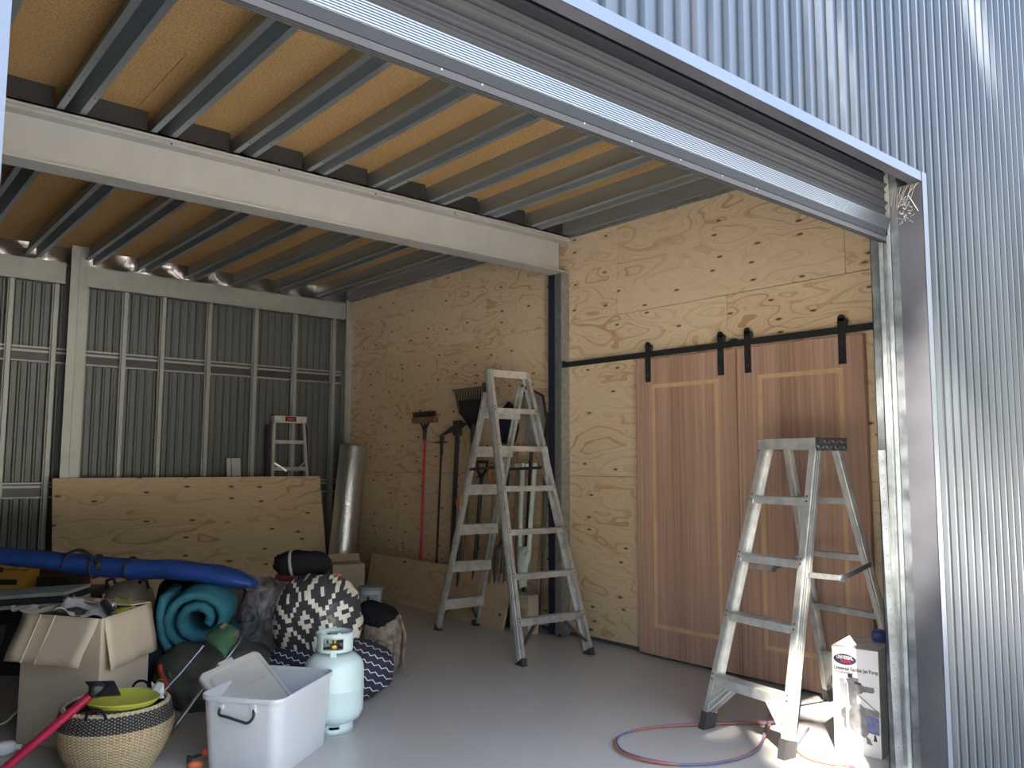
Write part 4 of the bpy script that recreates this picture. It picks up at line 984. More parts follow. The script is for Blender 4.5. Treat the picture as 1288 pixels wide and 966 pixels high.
# ---- soft things at the bottom of the pile
def soft(name, mat, px, D, z, rad, R, label, cat, amp=0.12, seed=0, floor=0.0, sq=1.0, fr=2.5, sub=4):
    c = at(px[0], px[1], D); c.z = z
    o = MB().blob(c, rad, R=rotz(R), amp=amp, seed=seed, floor=floor, sq=sq, fr=fr, sub=sub).build(name, mat, org=(c.x, c.y, max(0, z-rad[2])), smooth='all')
    return tag(o, label, cat)
soft('duffel_bag', 'tarp', (270,850), 4.55, 0.165, (0.31,0.22,0.185), VIEWZ, 'dark grey-green canvas bag slumped under the folded chair', 'bag', amp=0.16, seed=2, sq=2.6)
soft('duffel_bag', 'navy', (205,850), 4.72, 0.17, (0.11,0.15,0.19), VIEWZ, 'dark navy bag between the cardboard box and the grey-green bag', 'bag', amp=0.16, seed=5, sq=2.5)
soft('duffel_bag', 'blackfab', (226,790), 5.08, 0.30, (0.14,0.13,0.325), VIEWZ, 'tall black bag standing behind the teal mattress roll', 'bag', amp=0.10, seed=9, sq=3.5)
soft('clothes_bag', 'tarp', (294,795), 5.26, 0.25, (0.13,0.14,0.29), VIEWZ, 'grey-green bag between the teal roll and the clear bag', 'bag', amp=0.12, seed=12, sq=2.4)
soft('bedding_bag', 'purple', (338,790), 5.20, 0.29, (0.19,0.18,0.31), VIEWZ, 'clear plastic bag of purple-grey bedding left of the diamond-pattern bundle', 'bag', amp=0.14, seed=21, sq=2.2)
# teal mattress roll (spiral)
cc = at(250, 779, 4.62)
t = T('mattress_roll', 'rolled teal camping mattress with spiral end facing the doorway', 'mattress', tuple(cc))
t.rotation_euler = (math.radians(4), 0, math.radians(-32))
def spiral(u):   # u 0..1
    a = -0.5+u*2*PI*2.02; r = 0.052+0.128*u
    return V((r*1.08*math.cos(a)*1.0, 0, r*0.98*math.sin(a)))
ctr = [spiral(i/70) for i in range(71)]
e = ctr[-1]; 
ctr = ctr[:-1] 
mb = MB(); tk = 0.028; ring = []
for i, p in enumerate(ctr):
    d = (ctr[min(i+1, len(ctr)-1)]-ctr[max(i-1,0)]).normalized(); n = V((-d.z, 0, d.x))
    pf = []
    puff = 1+0.09*math.sin(i*2.1)
    for k in range(10):
        a = 2*PI*k/10
        yv = math.sin(a); nv = math.cos(a)
        pf.append(mb.bm.verts.new(p+n*tk*nv*puff*(1.0)+V((0, (-0.0 if yv < 0 else 0.30)+ (0.03*yv*puff if yv < 0 else 0.02*yv), 0))))
    ring.append(pf)
for a, b in zip(ring, ring[1:]):
    for k in range(10): mb.bm.faces.new((a[k], a[(k+1)%10], b[(k+1)%10], b[k]))
mb.bm.faces.new(ring[0][::-1]); mb.bm.faces.new(ring[-1])
mb.build('mattress', 'teal', t, smooth='all')
ue = ctr[-1]; dd = (ctr[-1]-ctr[-2]).normalized()
# loose outer end standing up on the left
mb = MB(); lp = [V((-0.10,0,-0.205)), V((-0.165,0,-0.15)), V((-0.198,0,-0.06)), V((-0.205,0,0.04)), V((-0.19,0,0.13))]
lp, _ = smoothpts(lp, None, 4)
ring = []
for i, p in enumerate(lp):
    d = (lp[min(i+1, len(lp)-1)]-lp[max(i-1,0)]).normalized(); n = V((-d.z, 0, d.x))
    ring.append([mb.bm.verts.new(p+n*0.026*math.cos(2*PI*k/10)+V((0,(0.0 if math.sin(2*PI*k/10) < 0 else 0.30)+0.03*math.sin(2*PI*k/10),0))) for k in range(10)])
for a, b in zip(ring, ring[1:]):
    for k in range(10): mb.bm.faces.new((a[k], a[(k+1)%10], b[(k+1)%10], b[k]))
mb.bm.faces.new(ring[0][::-1]); mb.bm.faces.new(ring[-1])
mb.build('outer_end', 'teal', t, smooth='all')
# diamond bundle, zigzag bag, black roll, backpack
soft('bedding_bundle', 'ikat', (400,779), 4.78, 0.42, (0.258,0.22,0.262), VIEWZ, 'round bundle of black and cream diamond-pattern bedding in clear plastic', 'bedding', amp=0.07, seed=31, floor=None, sq=2.2, fr=2.0)
soft('floor_cushion', 'zig', (413,840), 4.72, 0.155, (0.37,0.25,0.165), VIEWZ, 'navy cushion bag with white zigzag lines behind the gas cylinder', 'cushion', amp=0.08, seed=14, sq=2.6, fr=1.6)
c = at(380, 709, 4.98)
t = T('rolled_bag', 'rolled black bag with grey strap on top of the diamond bundle', 'bag', tuple(c)); t.rotation_euler = (0, 0, math.radians(-38))
MB().blob((0,0,0.0), (0.165,0.08,0.075), amp=0.12, seed=4, sq=3.0, sub=4).build('roll', 'blackfab', t, smooth='all')
MB().blob((-0.02,0.01,-0.075), (0.14,0.07,0.03), amp=0.1, seed=6, sq=3.0, sub=3).build('lining', 'maroon', t, smooth='all')
MB().tube([V((-0.055-0.012*math.sin(k*PI/8), 0.088*math.cos(k*PI/8), 0.082*math.sin(k*PI/8))) for k in range(16)], 0.01, 6, closed=True, rs=[(0.004,0.011)]*16).build('strap', 'strap', t, smooth='all')
MB().tube(smoothpts([V((0.15,-0.03,-0.05)), V((0.19,-0.03,-0.07)), V((0.225,-0.03,-0.075)), V((0.25,-0.02,-0.10))], None, 4)[0], 0.006).build('cord', 'rubber', t, smooth='all')
MB().blob((0.215,-0.035,-0.068), (0.03,0.014,0.016), amp=0.05, sub=2).build('toggle', 'orange', t, smooth='all', label='red-orange toggle')
c = at(480, 800, 5.22); c.z = 0
t = T('backpack', 'khaki patterned backpack with dark lid, right of the diamond bundle', 'backpack', tuple(c), math.radians(-48)); t.scale = (0.86, 0.86, 0.95)
MB().blob((0,0,0.21), (0.155,0.13,0.22), amp=0.10, seed=41, floor=0.0, sq=2.8).build('body', 'camo', t, smooth='all')
MB().blob((-0.03,0.0,0.385), (0.145,0.135,0.075), R=Matrix.Rotation(0.25,3,'Y'), amp=0.08, seed=42, sq=3).build('lid', 'blackfab', t, smooth='all')
MB().blob((0.03,-0.12,0.14), (0.10,0.05,0.10), amp=0.08, seed=44, sq=3, sub=3).build('pocket', 'camo', t, smooth='all')
MB().tube(smoothpts([V((0.15,-0.02,0.36)), V((0.19,-0.03,0.25)), V((0.175,-0.03,0.12)), V((0.21,-0.04,0.01))], None, 4)[0], 0.01, 6, rs=[(0.018,0.006)]*13).build('shoulder_strap', 'camo', t, smooth='all')
# bucket and box in the back corner
t = T('cardboard_box', 'brown cardboard box in the back corner beside the foil roll', 'box', (4.00, 7.18, 0), math.radians(-20))
MB().b2((-0.15,-0.14,0),(0.15,0.14,0.37)).build('body', 'card', t, bevel=0.003)
MB().poly([(-0.15,0.14,0.37),(0.15,0.14,0.37),(0.15,0.19,0.43),(-0.15,0.19,0.43)], 0.004, (0,0,1)).poly([(-0.15,-0.14,0.37),(-0.15,0.14,0.37),(-0.21,0.14,0.32),(-0.21,-0.14,0.32)], 0.004, (0,0,1)).build('flap', 'card', t)
t = T('bucket', 'small pale blue and white bucket with dark dog picture, on floor near the foil roll', 'bucket', (3.82, 6.42, 0), math.radians(-35))
MB().lathe([(0.085,0),(0.10,0.22),(0.104,0.225),(0.104,0.235),(0.095,0.235),(0.08,0.01)], (0,0,0), 28).build('body', 'white', t, smooth=True)
MB().lathe([(0.107,0.222),(0.107,0.25),(0.02,0.255)], (0,0,0), 28).build('lid', 'bucket', t, smooth=True)
pl = MB().lathe([(0.0895,0.05),(0.0988,0.19)], (0,0,0), 12, cap=False, a0=-PI/2-0.75, a1=-PI/2+0.75).build('picture_label', 'bucket', t, smooth=True)
MB().blob((-0.015,-0.0965,0.13), (0.018,0.004,0.035), amp=0.1, sub=2).blob((-0.015,-0.098,0.165), (0.014,0.004,0.012), amp=0.05, sub=2).build('dog_picture', 'print_blk', pl)
MB().b2((0.01,-0.0965,0.07),(0.06,-0.088,0.12)).build('print_block', 'print_blue', pl)
# ---- folded green chair
CH = at(280, 800, 4.3)
t = T('camp_chair', 'folded green canvas camp chair with silver tube frame resting on the pile', 'chair', tuple(CH))
g = []; mb = MB()
A0, A1, A2, A3 = at(257,800,4.28), at(281,783,4.42), at(306,796,4.30), at(283,826,4.08)
for i in range(9):
    row = []
    for j in range(9):
        u, v = i/8, j/8
        p = lerp(lerp(A0, A1, u), lerp(A3, A2, u), v); p = p+(CAMP-p).normalized()*0.06*math.sin(PI*v)*1.0
        row.append(mb.bm.verts.new(p))
    g.append(row)
for i in range(8):
    for j in range(8): mb.bm.faces.new((g[i][j], g[i+1][j], g[i+1][j+1], g[i][j+1]))
mb.build('canvas_seat', 'green', t, org=tuple(CH), smooth='all', solid=0.008)
MB().tube([A0, A3, A2], 0.004).tube([A0, A1, A2], 0.004).build('piping', 'cloth', t, org=tuple(CH))
mb = MB(); q = [lerp(A1,A2,0.05), lerp(A1,A2,0.95), lerp(A1,A2,0.95)+(A3-A2)*0.28, lerp(A1,A2,0.05)+(A0-A1)*0.28]
q = [p+(CAMP-p).normalized()*0.05 for p in q]; mb.poly(q, 0.004, CAMP-q[0]).build('patch', 'tan', t, org=tuple(CH), label='tan reinforcement patch')
leg1 = smoothpts([at(304,794,4.27), at(303,803,4.18), at(290,822,4.1), at(262,858,4.0), at(214,922,3.88)], None, 4)[0]
MB().tube(leg1, 0.011, 10).build('frame_tube', 'alu_bar', t, org=tuple(CH), smooth='all')
MB().tube([at(256,812,4.2), at(228,846,4.1), at(206,870,4.03)], 0.0075, 10).rod(at(256,812,4.2), at(238,834,4.14), 0.0095).build('frame_tube', 'alu_bar', t, org=tuple(CH), smooth=40)
# ---- gas cylinder
c = at(419, 900, 4.13); c.z = 0
t = T('gas_cylinder', 'pale green LPG gas cylinder with pierced collar, behind the white tub', 'gas cylinder', tuple(c), math.radians(-30)); t.scale = (1, 1, 0.85)
r_ = 0.148
prof = [(0.05,0.05),(0.10,0.055),(0.13,0.075),(0.145,0.11),(r_,0.15),(r_,0.243),(r_+0.002,0.248),(r_,0.253),(r_,0.34),(0.145,0.375),(0.133,0.405),(0.11,0.43),(0.08,0.443),(0.03,0.448)]
MB().lathe(prof, (0,0,0), 48).build('body', 'lpg', t, smooth=50)
def holes_ring(r, z0, z1, hz0, hz1, wins, n=72, th=0.004, top=None):
    mb = MB(); zs = [z0, hz0, hz1, z1]
    def hole(a): return any(lo <= a <= hi for lo, hi in wins)
    for k in range(n):
        a0, a1 = 2*PI*k/n, 2*PI*(k+1)/n; am = math.degrees((a0+a1)/2)
        for i in range(3):
            if i == 1 and hole(am): continue
            mb.poly([(r*math.cos(a0), r*math.sin(a0), zs[i]), (r*math.cos(a1), r*math.sin(a1), zs[i]), (r*math.cos(a1), r*math.sin(a1), zs[i+1]), (r*math.cos(a0), r*math.sin(a0), zs[i+1])], )
    bmesh.ops.remove_doubles(mb.bm, verts=mb.bm.verts, dist=0.0005)
    return mb
holes_ring(0.088, 0.455, 0.565, 0.475, 0.535, ((230,300),(50,120),(140,200))).build('collar', 'lpg', t, smooth='all', solid=0.005)
for a in (268, 30, 150): MB().box((0.088*math.cos(math.radians(a)), 0.088*math.sin(math.radians(a)), 0.445), (0.03,0.006,0.03), math.radians(a+90)).build('collar_leg', 'lpg', t)
MB().lathe([(0.018,0.44),(0.018,0.47),(0.024,0.475),(0.024,0.49),(0.010,0.495),(0.010,0.52)], (0,0,0), 16).rod((0,0,0.482),(0.0,-0.05,0.482),0.012).build('valve', 'brass', t)
MB().lathe([(0.028,0.518),(0.03,0.522),(0.03,0.535),(0.02,0.54)], (0,0,0), 12).build('valve_knob', 'redpl', t)
holes_ring(0.098, 0.0, 0.075, 0.030, 0.045, ((262,292),(142,172),(22,52))).build('foot_ring', 'lpg', t, smooth='all', solid=0.005)
# ---- white tub
A, B, Cc = V((1.365,3.685,0)), V((1.53,3.318,0)), V((1.975,3.655,0)); Dd = A+(Cc-B); ctr_ = (A+B+Cc+Dd)/4; TO = tuple(ctr_)
ax = (Cc-B).normalized(); ay = (A-B); ay -= ax*ay.dot(ax); ay.normalize(); lx = (Cc-B).length/2; ly = abs((A-B).dot(ay))/2
ang = math.atan2(ax.y, ax.x)
t = T('storage_tub', 'large white plastic storage tub with its lid propped inside', 'tub', TO, ang)
def rrect(hx, hy, r, n=6):
    o = []
    for cx, cy, a0 in ((hx-r,hy-r,0),(-hx+r,hy-r,90),(-hx+r,-hy+r,180),(hx-r,-hy+r,270)):
        for k in range(n+1): a = math.radians(a0+90*k/n); o.append((cx+r*math.cos(a), cy+r*math.sin(a)))
    return o
def loft(mb, secs):
    rings = [[mb.bm.verts.new((x, y, z)) for x, y in rrect(hx, hy, r)] for hx, hy, r, z in secs]
    for a, b in zip(rings, rings[1:]):
        n = len(a)
        for k in range(n): mb.bm.faces.new((a[k], a[(k+1)%n], b[(k+1)%n], b[k]))
    return rings
mb = MB(); h = 0.33
rg = loft(mb, [(lx*.86,ly*.86,.05,0.0),(lx*.88,ly*.88,.055,0.012),(lx*.90,ly*.90,.055,0.09),(lx*.955,ly*.955,.055,0.30),(lx*.955,ly*.955,.055,0.312),(lx*.995,ly*.995,.06,0.314),(lx,ly,.06,0.33),(lx*.985,ly*.985,.055,0.333),(lx*.94,ly*.94,.05,0.325),(lx*.93,ly*.93,.05,0.28),(lx*.87,ly*.87,.05,0.015),(lx*.5,ly*.5,.05,0.01)])
mb.bm.faces.new(rg[0][::-1]); mb.bm.faces.new(rg[-1])
mb.build('body', 'tub', t, smooth=50)
for s in (-1, 1):
    e = s*lx*0.975
    hp = smoothpts([V((e, 0.085, 0.290)), V((e+s*0.012, 0.083, 0.262)), V((e+s*0.02, 0.035, 0.255)), V((e+s*0.02, -0.02, 0.243)), V((e+s*0.02,-0.055, 0.238)), V((e+s*0.014,-0.078, 0.262)), V((e,-0.07,0.290))], None, 4)[0]
    MB().tube(hp, 0.006, 8).build('handle', 'rubber', t, smooth='all', label='black swing handle')
    MB().b2((e-0.006, 0.072, 0.282),(e+0.010, 0.092, 0.302)).b2((e-0.006,-0.08,0.275),(e+0.010,-0.06,0.312)).build('handle_lug', 'tub', t)
# lid
t = T('tub_lid', 'frosted plastic lid standing tilted inside the white storage tub', 'lid', tuple(at(318, 862, 3.75)))
LO = at(318, 862, 3.75)
lr, tr_, tl = at(368,882,3.88), at(325,818,4.02), at(251,850,3.73); ll = tl+(lr-tr_)
ex = ((lr-ll)+(tr_-tl)); ey = ((tl-ll)+(tr_-lr)); ex.normalize(); ey = ey-ex*ey.dot(ex); ey.normalize(); ez = ex.cross(ey)
LR = Matrix((ex, ey, ez)).transposed()
hx = ((lr-ll).length+(tr_-tl).length)/4; hy = ((tl-ll).length+(tr_-lr).length)/4; cen = (ll+lr+tr_+tl)/4
def place(mb):
    for v in mb.bm.verts: v.co = cen + LR @ v.co
    return mb
mb = MB(); rg = loft(mb, [(hx,hy,.03,-0.012),(hx,hy,.03,0.008),(hx*.985,hy*.985,.03,0.011),(hx*.93,hy*.93,.025,0.010),(hx*.91,hy*.91,.025,0.0),(hx*.8,hy*.8,.02,0.0)]); mb.bm.faces.new(rg[-1]); 
place(mb).build('panel', 'lid', t, org=tuple(LO), smooth=50, solid=0.003)
mb = MB(); rg = loft(mb, [(hx*.8,hy*.34,.02,0.001),(hx*.78,hy*.32,.02,0.007)]); mb.bm.faces.new(rg[-1])
for v in mb.bm.verts: v.co.y += hy*0.42
place(mb).build('raised_panel', 'lid', t, org=tuple(LO), smooth=50)
place(MB().b2((-0.05,hy-0.005,-0.02),(0.03,hy+0.018,0.012),bev=0.004)).build('latch_tab', 'lid', t, org=tuple(LO))
# ---- basket
c = at(147, 885, 3.66); c.z = 0
t = T('woven_basket', 'round woven seagrass basket with dark band round its rim, in the left foreground', 'basket', tuple(c), 0.3)
bp = []
for i in range(61):
    z = 0.27*i/60; rr_ = 0.175+0.068*math.sin(min(1, z/0.19)*PI/2)-(0.022*max(0, (z-0.17)/0.10)**1.5)
    bp.append((rr_+0.0022*math.sin(2*PI*z/0.0125), z))
inn = [(r0-0.016, z) for r0, z in bp[::-6]]
MB().lathe([(0.02,0.0)]+bp+[(bp[-1][0]-0.008,0.274)]+inn[:-1]+[(0.02,0.014)], (0,0,0), 96, fn=lambda r0, z, a: r0*(1+0.018*math.sin(2*a+0.6))+0.0015*math.sin(a*46)).build('body', 'basket', t, smooth=50)
for a0 in (0.55, PI+0.65):
    hp = smoothpts([V((0.22*math.cos(a0-0.2), 0.22*math.sin(a0-0.2), 0.24)), V((0.232*math.cos(a0-0.14), 0.232*math.sin(a0-0.14), 0.285)), V((0.232*math.cos(a0), 0.232*math.sin(a0), 0.300)), V((0.232*math.cos(a0+0.14), 0.232*math.sin(a0+0.14), 0.285)), V((0.22*math.cos(a0+0.2), 0.22*math.sin(a0+0.2), 0.24))], None, 4)[0]
    MB().tube(hp, 0.006).build('handle', 'blackfab', t, smooth='all')
dc = at(154, 882, 3.60)
t = T('flying_disc', 'lime green plastic dish lying tilted in the basket', 'dish', tuple(dc)); t.rotation_euler = (math.radians(-1), math.radians(2), math.radians(-20))
MB().lathe([(0.01,0.0),(0.09,0.002),(0.135,0.014),(0.153,0.034),(0.150,0.038),(0.13,0.021),(0.088,0.009),(0.01,0.006)], (0,0,-0.02), 48).build('dish', 'lime', t, smooth=True)
cloth('cloth', 'white', (at(188,876,3.75), at(206,880,3.70), at(204,866,3.82), at(192,866,3.85)), 'white crumpled plastic bag on the right rim of the basket', 'plastic bag', amp=0.05, seed=11)
# ---- broom with red handle
h0, h1 = at(-14, 984, 3.30), at(117, 872, 3.50)
t = T('broom', 'broom with shiny red-pink handle lying over the basket rim, black head up', 'broom', tuple(h1))
MB().rod(h0, h1, 0.0185, 16).build('handle', 'red', t, org=tuple(h1), smooth=40)
hc = at(132, 866, 3.52)
e1 = (at(152,866,3.50)-at(112,864,3.56)).normalized()
e3 = (h0-h1).normalized(); e2 = e1.cross(e3).normalized(); RM = Matrix((e1, e2, e1.cross(e2).normalized())).transposed()
mb = MB()
q = [at(106,857,3.56), at(144,856,3.50), at(153,875,3.44), at(122,877,3.44)]
mb.poly(q, 0.05, -(CAMP-q[0])).build('head', 'black', t, org=tuple(h1), bevel=0.006)
MB().blob(at(122,868,3.49), (0.032,0.03,0.03), amp=0.02, sub=3, sq=3).build('socket', 'black', t, org=tuple(h1), smooth='all')
# ---- bits around
t = T('extension_lead', 'white cable with plug hanging beside the cardboard box', 'cable', tuple(at(30,900,4.0)))
O = at(30,900,4.0)
MB().tube(smoothpts([at(-10,914,4.0), at(8,908,4.05), at(22,895,4.1), at(38,892,4.12)], None, 4)[0], 0.005).build('cable', 'white', t, org=tuple(O), smooth='all')
MB().blob(at(46,893,4.12), (0.03,0.014,0.012), R=rotz(-40), amp=0.05, sub=2).build('plug', 'white', t, org=tuple(O), smooth='all')
c = at(6, 948, 3.75); c.z = 0.03
t = T('spray_nozzle', 'small white plastic fitting on floor at the left edge', 'fitting', tuple(c))
MB().blob((0,0,0), (0.045,0.03,0.03), amp=0.08, sub=3, sq=3).build('body', 'white', t, smooth='all'); MB().rod((0.03,-0.02,0),(0.06,-0.03,0.0),0.012).build('cap', 'white', t)
c = at(204, 850, 4.28); 
t = T('pruning_shears', 'red-handled tool with steel blade stuck in navy bag beside the cardboard box', 'tool', tuple(c))
MB().tube(smoothpts([at(201,836,4.36), at(203,848,4.34), at(209,860,4.30), at(212,868,4.28)], None, 3)[0], 0.014, 8).build('handle', 'redpl', t, org=tuple(c), smooth='all')
MB().poly([at(208,840,4.33), at(212,841,4.33), at(216,852,4.31), at(213,851,4.31)], 0.004, (0.5,-0.8,0)).build('blade', 'alu_bar', t, org=tuple(c))
MB().tube([at(202,860,4.30)+V((0.022*math.cos(k*PI/8)*0.77, -0.022*math.cos(k*PI/8)*0.6, 0.022*math.sin(k*PI/8))) for k in range(16)], 0.003, 6, closed=True).build('ring', 'lime', t, org=tuple(c), label='yellow-green ring')
c = at(248, 958, 3.62); c.z = 0.02
t = T('bar_clamp', 'orange and black bar clamp lying on floor left of the white tub', 'clamp', tuple(c))
a = at(236,965,3.62); b = at(262,948,3.66); a.z = 0.03; b.z = 0.045
MB().bar(a, b, 0.012, 0.008).bar(a, a+V((0.0,-0.03,0.0)), 0.012, 0.03).build('bar', 'rubber', t, org=tuple(c))
MB().blob(tuple(at(246,962,3.60)*1), (0.035,0.018,0.018), R=rotz(-20), amp=0.05, sub=2).blob(b+V((-0.0,0,0.0)), (0.03,0.025,0.025), amp=0.04, sub=2).build('grip', 'orange', t, org=tuple(c), smooth='all')
# ---- hoses at the right
def hose(pts, mat, dx, r=0.0065):
    P = [V((x+dx, y+dx*0.6, 0.008+z)) for x, y, z in pts]
    return MB().tube(smoothpts(P, None, 8)[0], r, 8).build('tube', mat, None, org=tuple(P[0]), smooth='all')
loop = [(4.30,2.75,0),(4.05,2.62,0),(3.86,2.46,0),(3.70,2.575,0),(3.46,2.74,0),(3.30,2.82,0),(3.14,2.84,0),(3.02,2.79,0),(2.93,2.68,0),(2.92,2.56,0),(2.96,2.46,0),(3.03,2.38,0),(3.16,2.31,0),(3.32,2.28,0),(3.46,2.30,0),(3.60,2.36,0.0),(3.76,2.44,0),(3.98,2.55,0.0),(4.25,2.60,0)]
HO = (3.3, 2.5, 0)
t = T('twin_hose', 'twin red and blue hose looped on the floor round the front ladder foot', 'hose', HO)
rngx = random.Random(2)
for mat, dx, dz in (('hoser', 0.006, 0.0), ('hoseb', -0.008, 0.0015)):
    P = [V((x+dx*math.cos(i*1.1), y+dx*math.sin(i*1.1), 0.008+dz+abs(dx)*0.5*(1+math.sin(i*0.9)))) for i, (x, y, z) in enumerate(loop)]
    MB().tube(smoothpts(P, None, 8)[0], 0.0048, 8).build('tube', mat, t, org=HO, smooth='all', label='reddish hose' if mat == 'hoser' else 'blue-grey hose')
P = [V((3.90,2.30,0.008)), V((3.70,2.23,0.008)), V((3.58,2.17,0.008)), V((3.52,2.08,0.008)), V((3.53,1.99,0.008)), V((3.58,1.90,0.0)), V((3.66,1.80,-0.10)), V((3.70,1.72,-0.14))]
t = T('twin_hose', 'reddish hose curling out past the white pump carton', 'hose', tuple(P[0]))
MB().tube(smoothpts(P, None, 8)[0], 0.0048, 8).build('tube', 'hoser', t, org=tuple(P[0]), smooth='all')
MB().tube(smoothpts([p+V((0.012,0.004,0.003)) for p in P], None, 8)[0], 0.0045, 8).build('tube', 'hoseb', t, org=tuple(P[0]), smooth='all')
# ---- jet pump carton
L0 = V((3.742, 2.073, 0)); R0 = V((3.783, 1.868, 0)); w_ = (R0-L0).length; fx = (R0-L0).normalized(); fn_ = V((-fx.y*-1, -fx.x, 0))
fn_ = V((fx.y, -fx.x, 0)).normalized()     # outward normal of the printed face
if fn_.dot(CAMP-L0) < 0: fn_ = -fn_
Hb = 0.475
t = T('pump_carton', 'white garden jet pump carton standing beside the near jamb', 'box', tuple(L0))
mb = MB(); dpt = 0.30
q = [V((0,0,0)), R0-L0, R0-L0-fn_*dpt, -fn_*dpt]
mb.poly(q, Hb, (0,0,1)).build('carton', 'boxwhite', t, bevel=0.002)
mb = MB(); k1 = V((0,0,Hb+0.0005)); mb.poly([q[0]+k1, q[1]+k1, q[2]+k1, q[3]+k1], 0.0015, (0,0,1)).build('carton_top', 'boxlid', t, label='scuffed brown carton top')
FR = Matrix((fx, V((0,0,1)), fn_)).transposed()
def fp(u, v, d=0.001): return fx*(u*w_)+V((0,0,v*Hb))+fn_*d      # u,v in 0..1 on the printed face
def shape(pts, mat, name, d=0.0008, label=None, parent=None):
    MBx = MB().poly([fp(u, v, d) for u, v in pts], 0.0005, fn_)
    return MBx.build(name, mat, parent or t, label=label)
lg = shape([(0.285+0.245*math.cos(2*PI*k/32), 0.885+0.052*math.sin(2*PI*k/32)) for k in range(32)], 'print_navy', 'logo_badge', 0.0006, 'dark oval badge with white UNIVERSAL lettering')
text_mesh('UNIVERSAL', 0.022, 'boxwhite', lg, fp(0.285, 0.888, 0.0016), FR, align='CENTER', sx=0.66, bold=0.0006)
text_mesh('PUMPS', 0.020, 'print_red', lg, fp(0.30, 0.850, 0.0016), FR, align='CENTER', sx=0.75, bold=0.0006)
text_mesh('Universal Garden Jet Pump', 0.0235, 'print_blk', t, fp(0.045, 0.782), FR, align='LEFT', sx=0.76, bold=0.0004)
text_mesh('SUCTION AND BOOSTER PUMP', 0.010, 'print_grey', t, fp(0.045, 0.752), FR, align='LEFT', sx=0.62)
pic = shape([(0.33,0.28),(0.38,0.22),(0.66,0.17),(0.74,0.21),(0.76,0.36),(0.70,0.44),(0.58,0.485),(0.42,0.47),(0.34,0.40)], 'print_grey', 'pump_picture', 0.0006, 'grey printed picture of a pump')
def ps(pts, mat, nm='print', d=0.0012): return shape(pts, mat, nm, d, parent=pic)
ps([(0.36,0.45),(0.52,0.45),(0.52,0.60),(0.56,0.64),(0.56,0.72),(0.36,0.73),(0.34,0.62)], 'print_grey')
ps([(0.30,0.71),(0.60,0.68),(0.66,0.655),(0.88,0.655),(0.90,0.62),(0.86,0.60),(0.66,0.60),(0.62,0.58),(0.52,0.57),(0.36,0.63)], 'print_grey', d=0.0015)
ps([(0.34,0.755),(0.44,0.755),(0.44,0.72),(0.34,0.72)], 'print_blk', d=0.0018)
ps([(0.48,0.69),(0.62,0.68),(0.62,0.66),(0.48,0.665)], 'print_blk', d=0.0021)
ps([(0.16,0.70),(0.25,0.70),(0.26,0.58),(0.25,0.56),(0.17,0.56)], 'print_lt', d=0.0015)
ps([(0.26,0.66),(0.32,0.66),(0.32,0.20),(0.28,0.20)], 'print_lt', d=0.0024)
ps([(0.17,0.40),(0.28,0.44),(0.28,0.22),(0.22,0.24),(0.22,0.32),(0.17,0.34)], 'print_grey', d=0.0018)
ps([(0.60,0.46),(0.98,0.43),(0.98,0.38),(0.60,0.38)], 'print_grey', d=0.0018)
ps([(0.70,0.385),(0.97,0.375),(0.97,0.215),(0.72,0.225)], 'print_blue', d=0.0021)
ps([(0.68,0.20),(0.78,0.16),(0.82,0.11),(0.70,0.12)], 'print_grey', d=0.0018)
ps([(0.86,0.215),(0.89,0.215),(0.92,0.155),(0.84,0.155)], 'print_blk', d=0.0018)
ps([(0.42,0.60),(0.46,0.60),(0.97,0.43),(0.97,0.42)], 'print_grey', d=0.0024)
c = L0+(R0-L0)*0.75-fn_*0.235; c.z = Hb+0.002
t = T('plastic_cap', 'navy blue plastic cap lying on top of the pump carton', 'cap', tuple(c))
MB().lathe([(0.034,0.0),(0.036,0.02),(0.034,0.045),(0.02,0.055)], (0,0,0), 16, fn=lambda r, z, a: r*(1+0.05*(1 if int(a/(2*PI)*16)%2 else 0))).build('cap', 'bluecap', t)
# perforated angle leaning on the jamb
a, b = V((3.262,1.540,0.0)), V((3.205,1.538,1.385)); AO = (3.262,1.54,0)
t = T('steel_angle', 'perforated galvanised steel angle standing against the right jamb by the carton', 'steel angle', AO)
vw = V((-0.906,-0.42,0)); sdw = V((0.42,-0.906,0))
MB().ext([(-0.013,-0.0012),(0.013,-0.0012),(0.013,0.010),(0.0106,0.010),(0.0106,0.0012),(-0.013,0.0012)], a, b, vw).build('angle', 'galv_mot', t, org=AO)
mb = MB()
for k in range(26):
    p = lerp(a, b, 0.03+0.0375*k)+vw*0.0012; mb.rod(p, p+vw*0.0006, 0.0026, 6)
mb.build('hole', 'print_blk', t, org=AO, kind='stuff')
# spider web in the top corner of the opening
mb = MB(); wc = V((XJ-0.002, 1.437, 2.36)); rw = random.Random(5)
for k in range(60):
    p = wc+V((-rw.uniform(0,0.010), rw.uniform(-0.025,0.022), rw.uniform(-0.065,0.05))); q = p+V((rw.uniform(-0.008,0.002), rw.uniform(-0.014,0.014), rw.uniform(-0.014,0.014)))
    mb.rod(p, q, 0.0006, 4)
for k in range(14):
    mb.rod((XJ-0.002, 1.385+0.009*k, ZH-0.002), (XJ-0.002-0.035*rw.random(), 1.41+0.007*k, ZH-0.035-0.07*rw.random()), 0.0005, 4)
mb.rod((XJ-0.003,1.427,2.405),(XJ-0.003,1.39,2.33),0.0016,5)
tag(mb.build('spider_web', 'web', org=tuple(wc)), 'dusty spider web in the top right corner of the door opening', 'spider web')
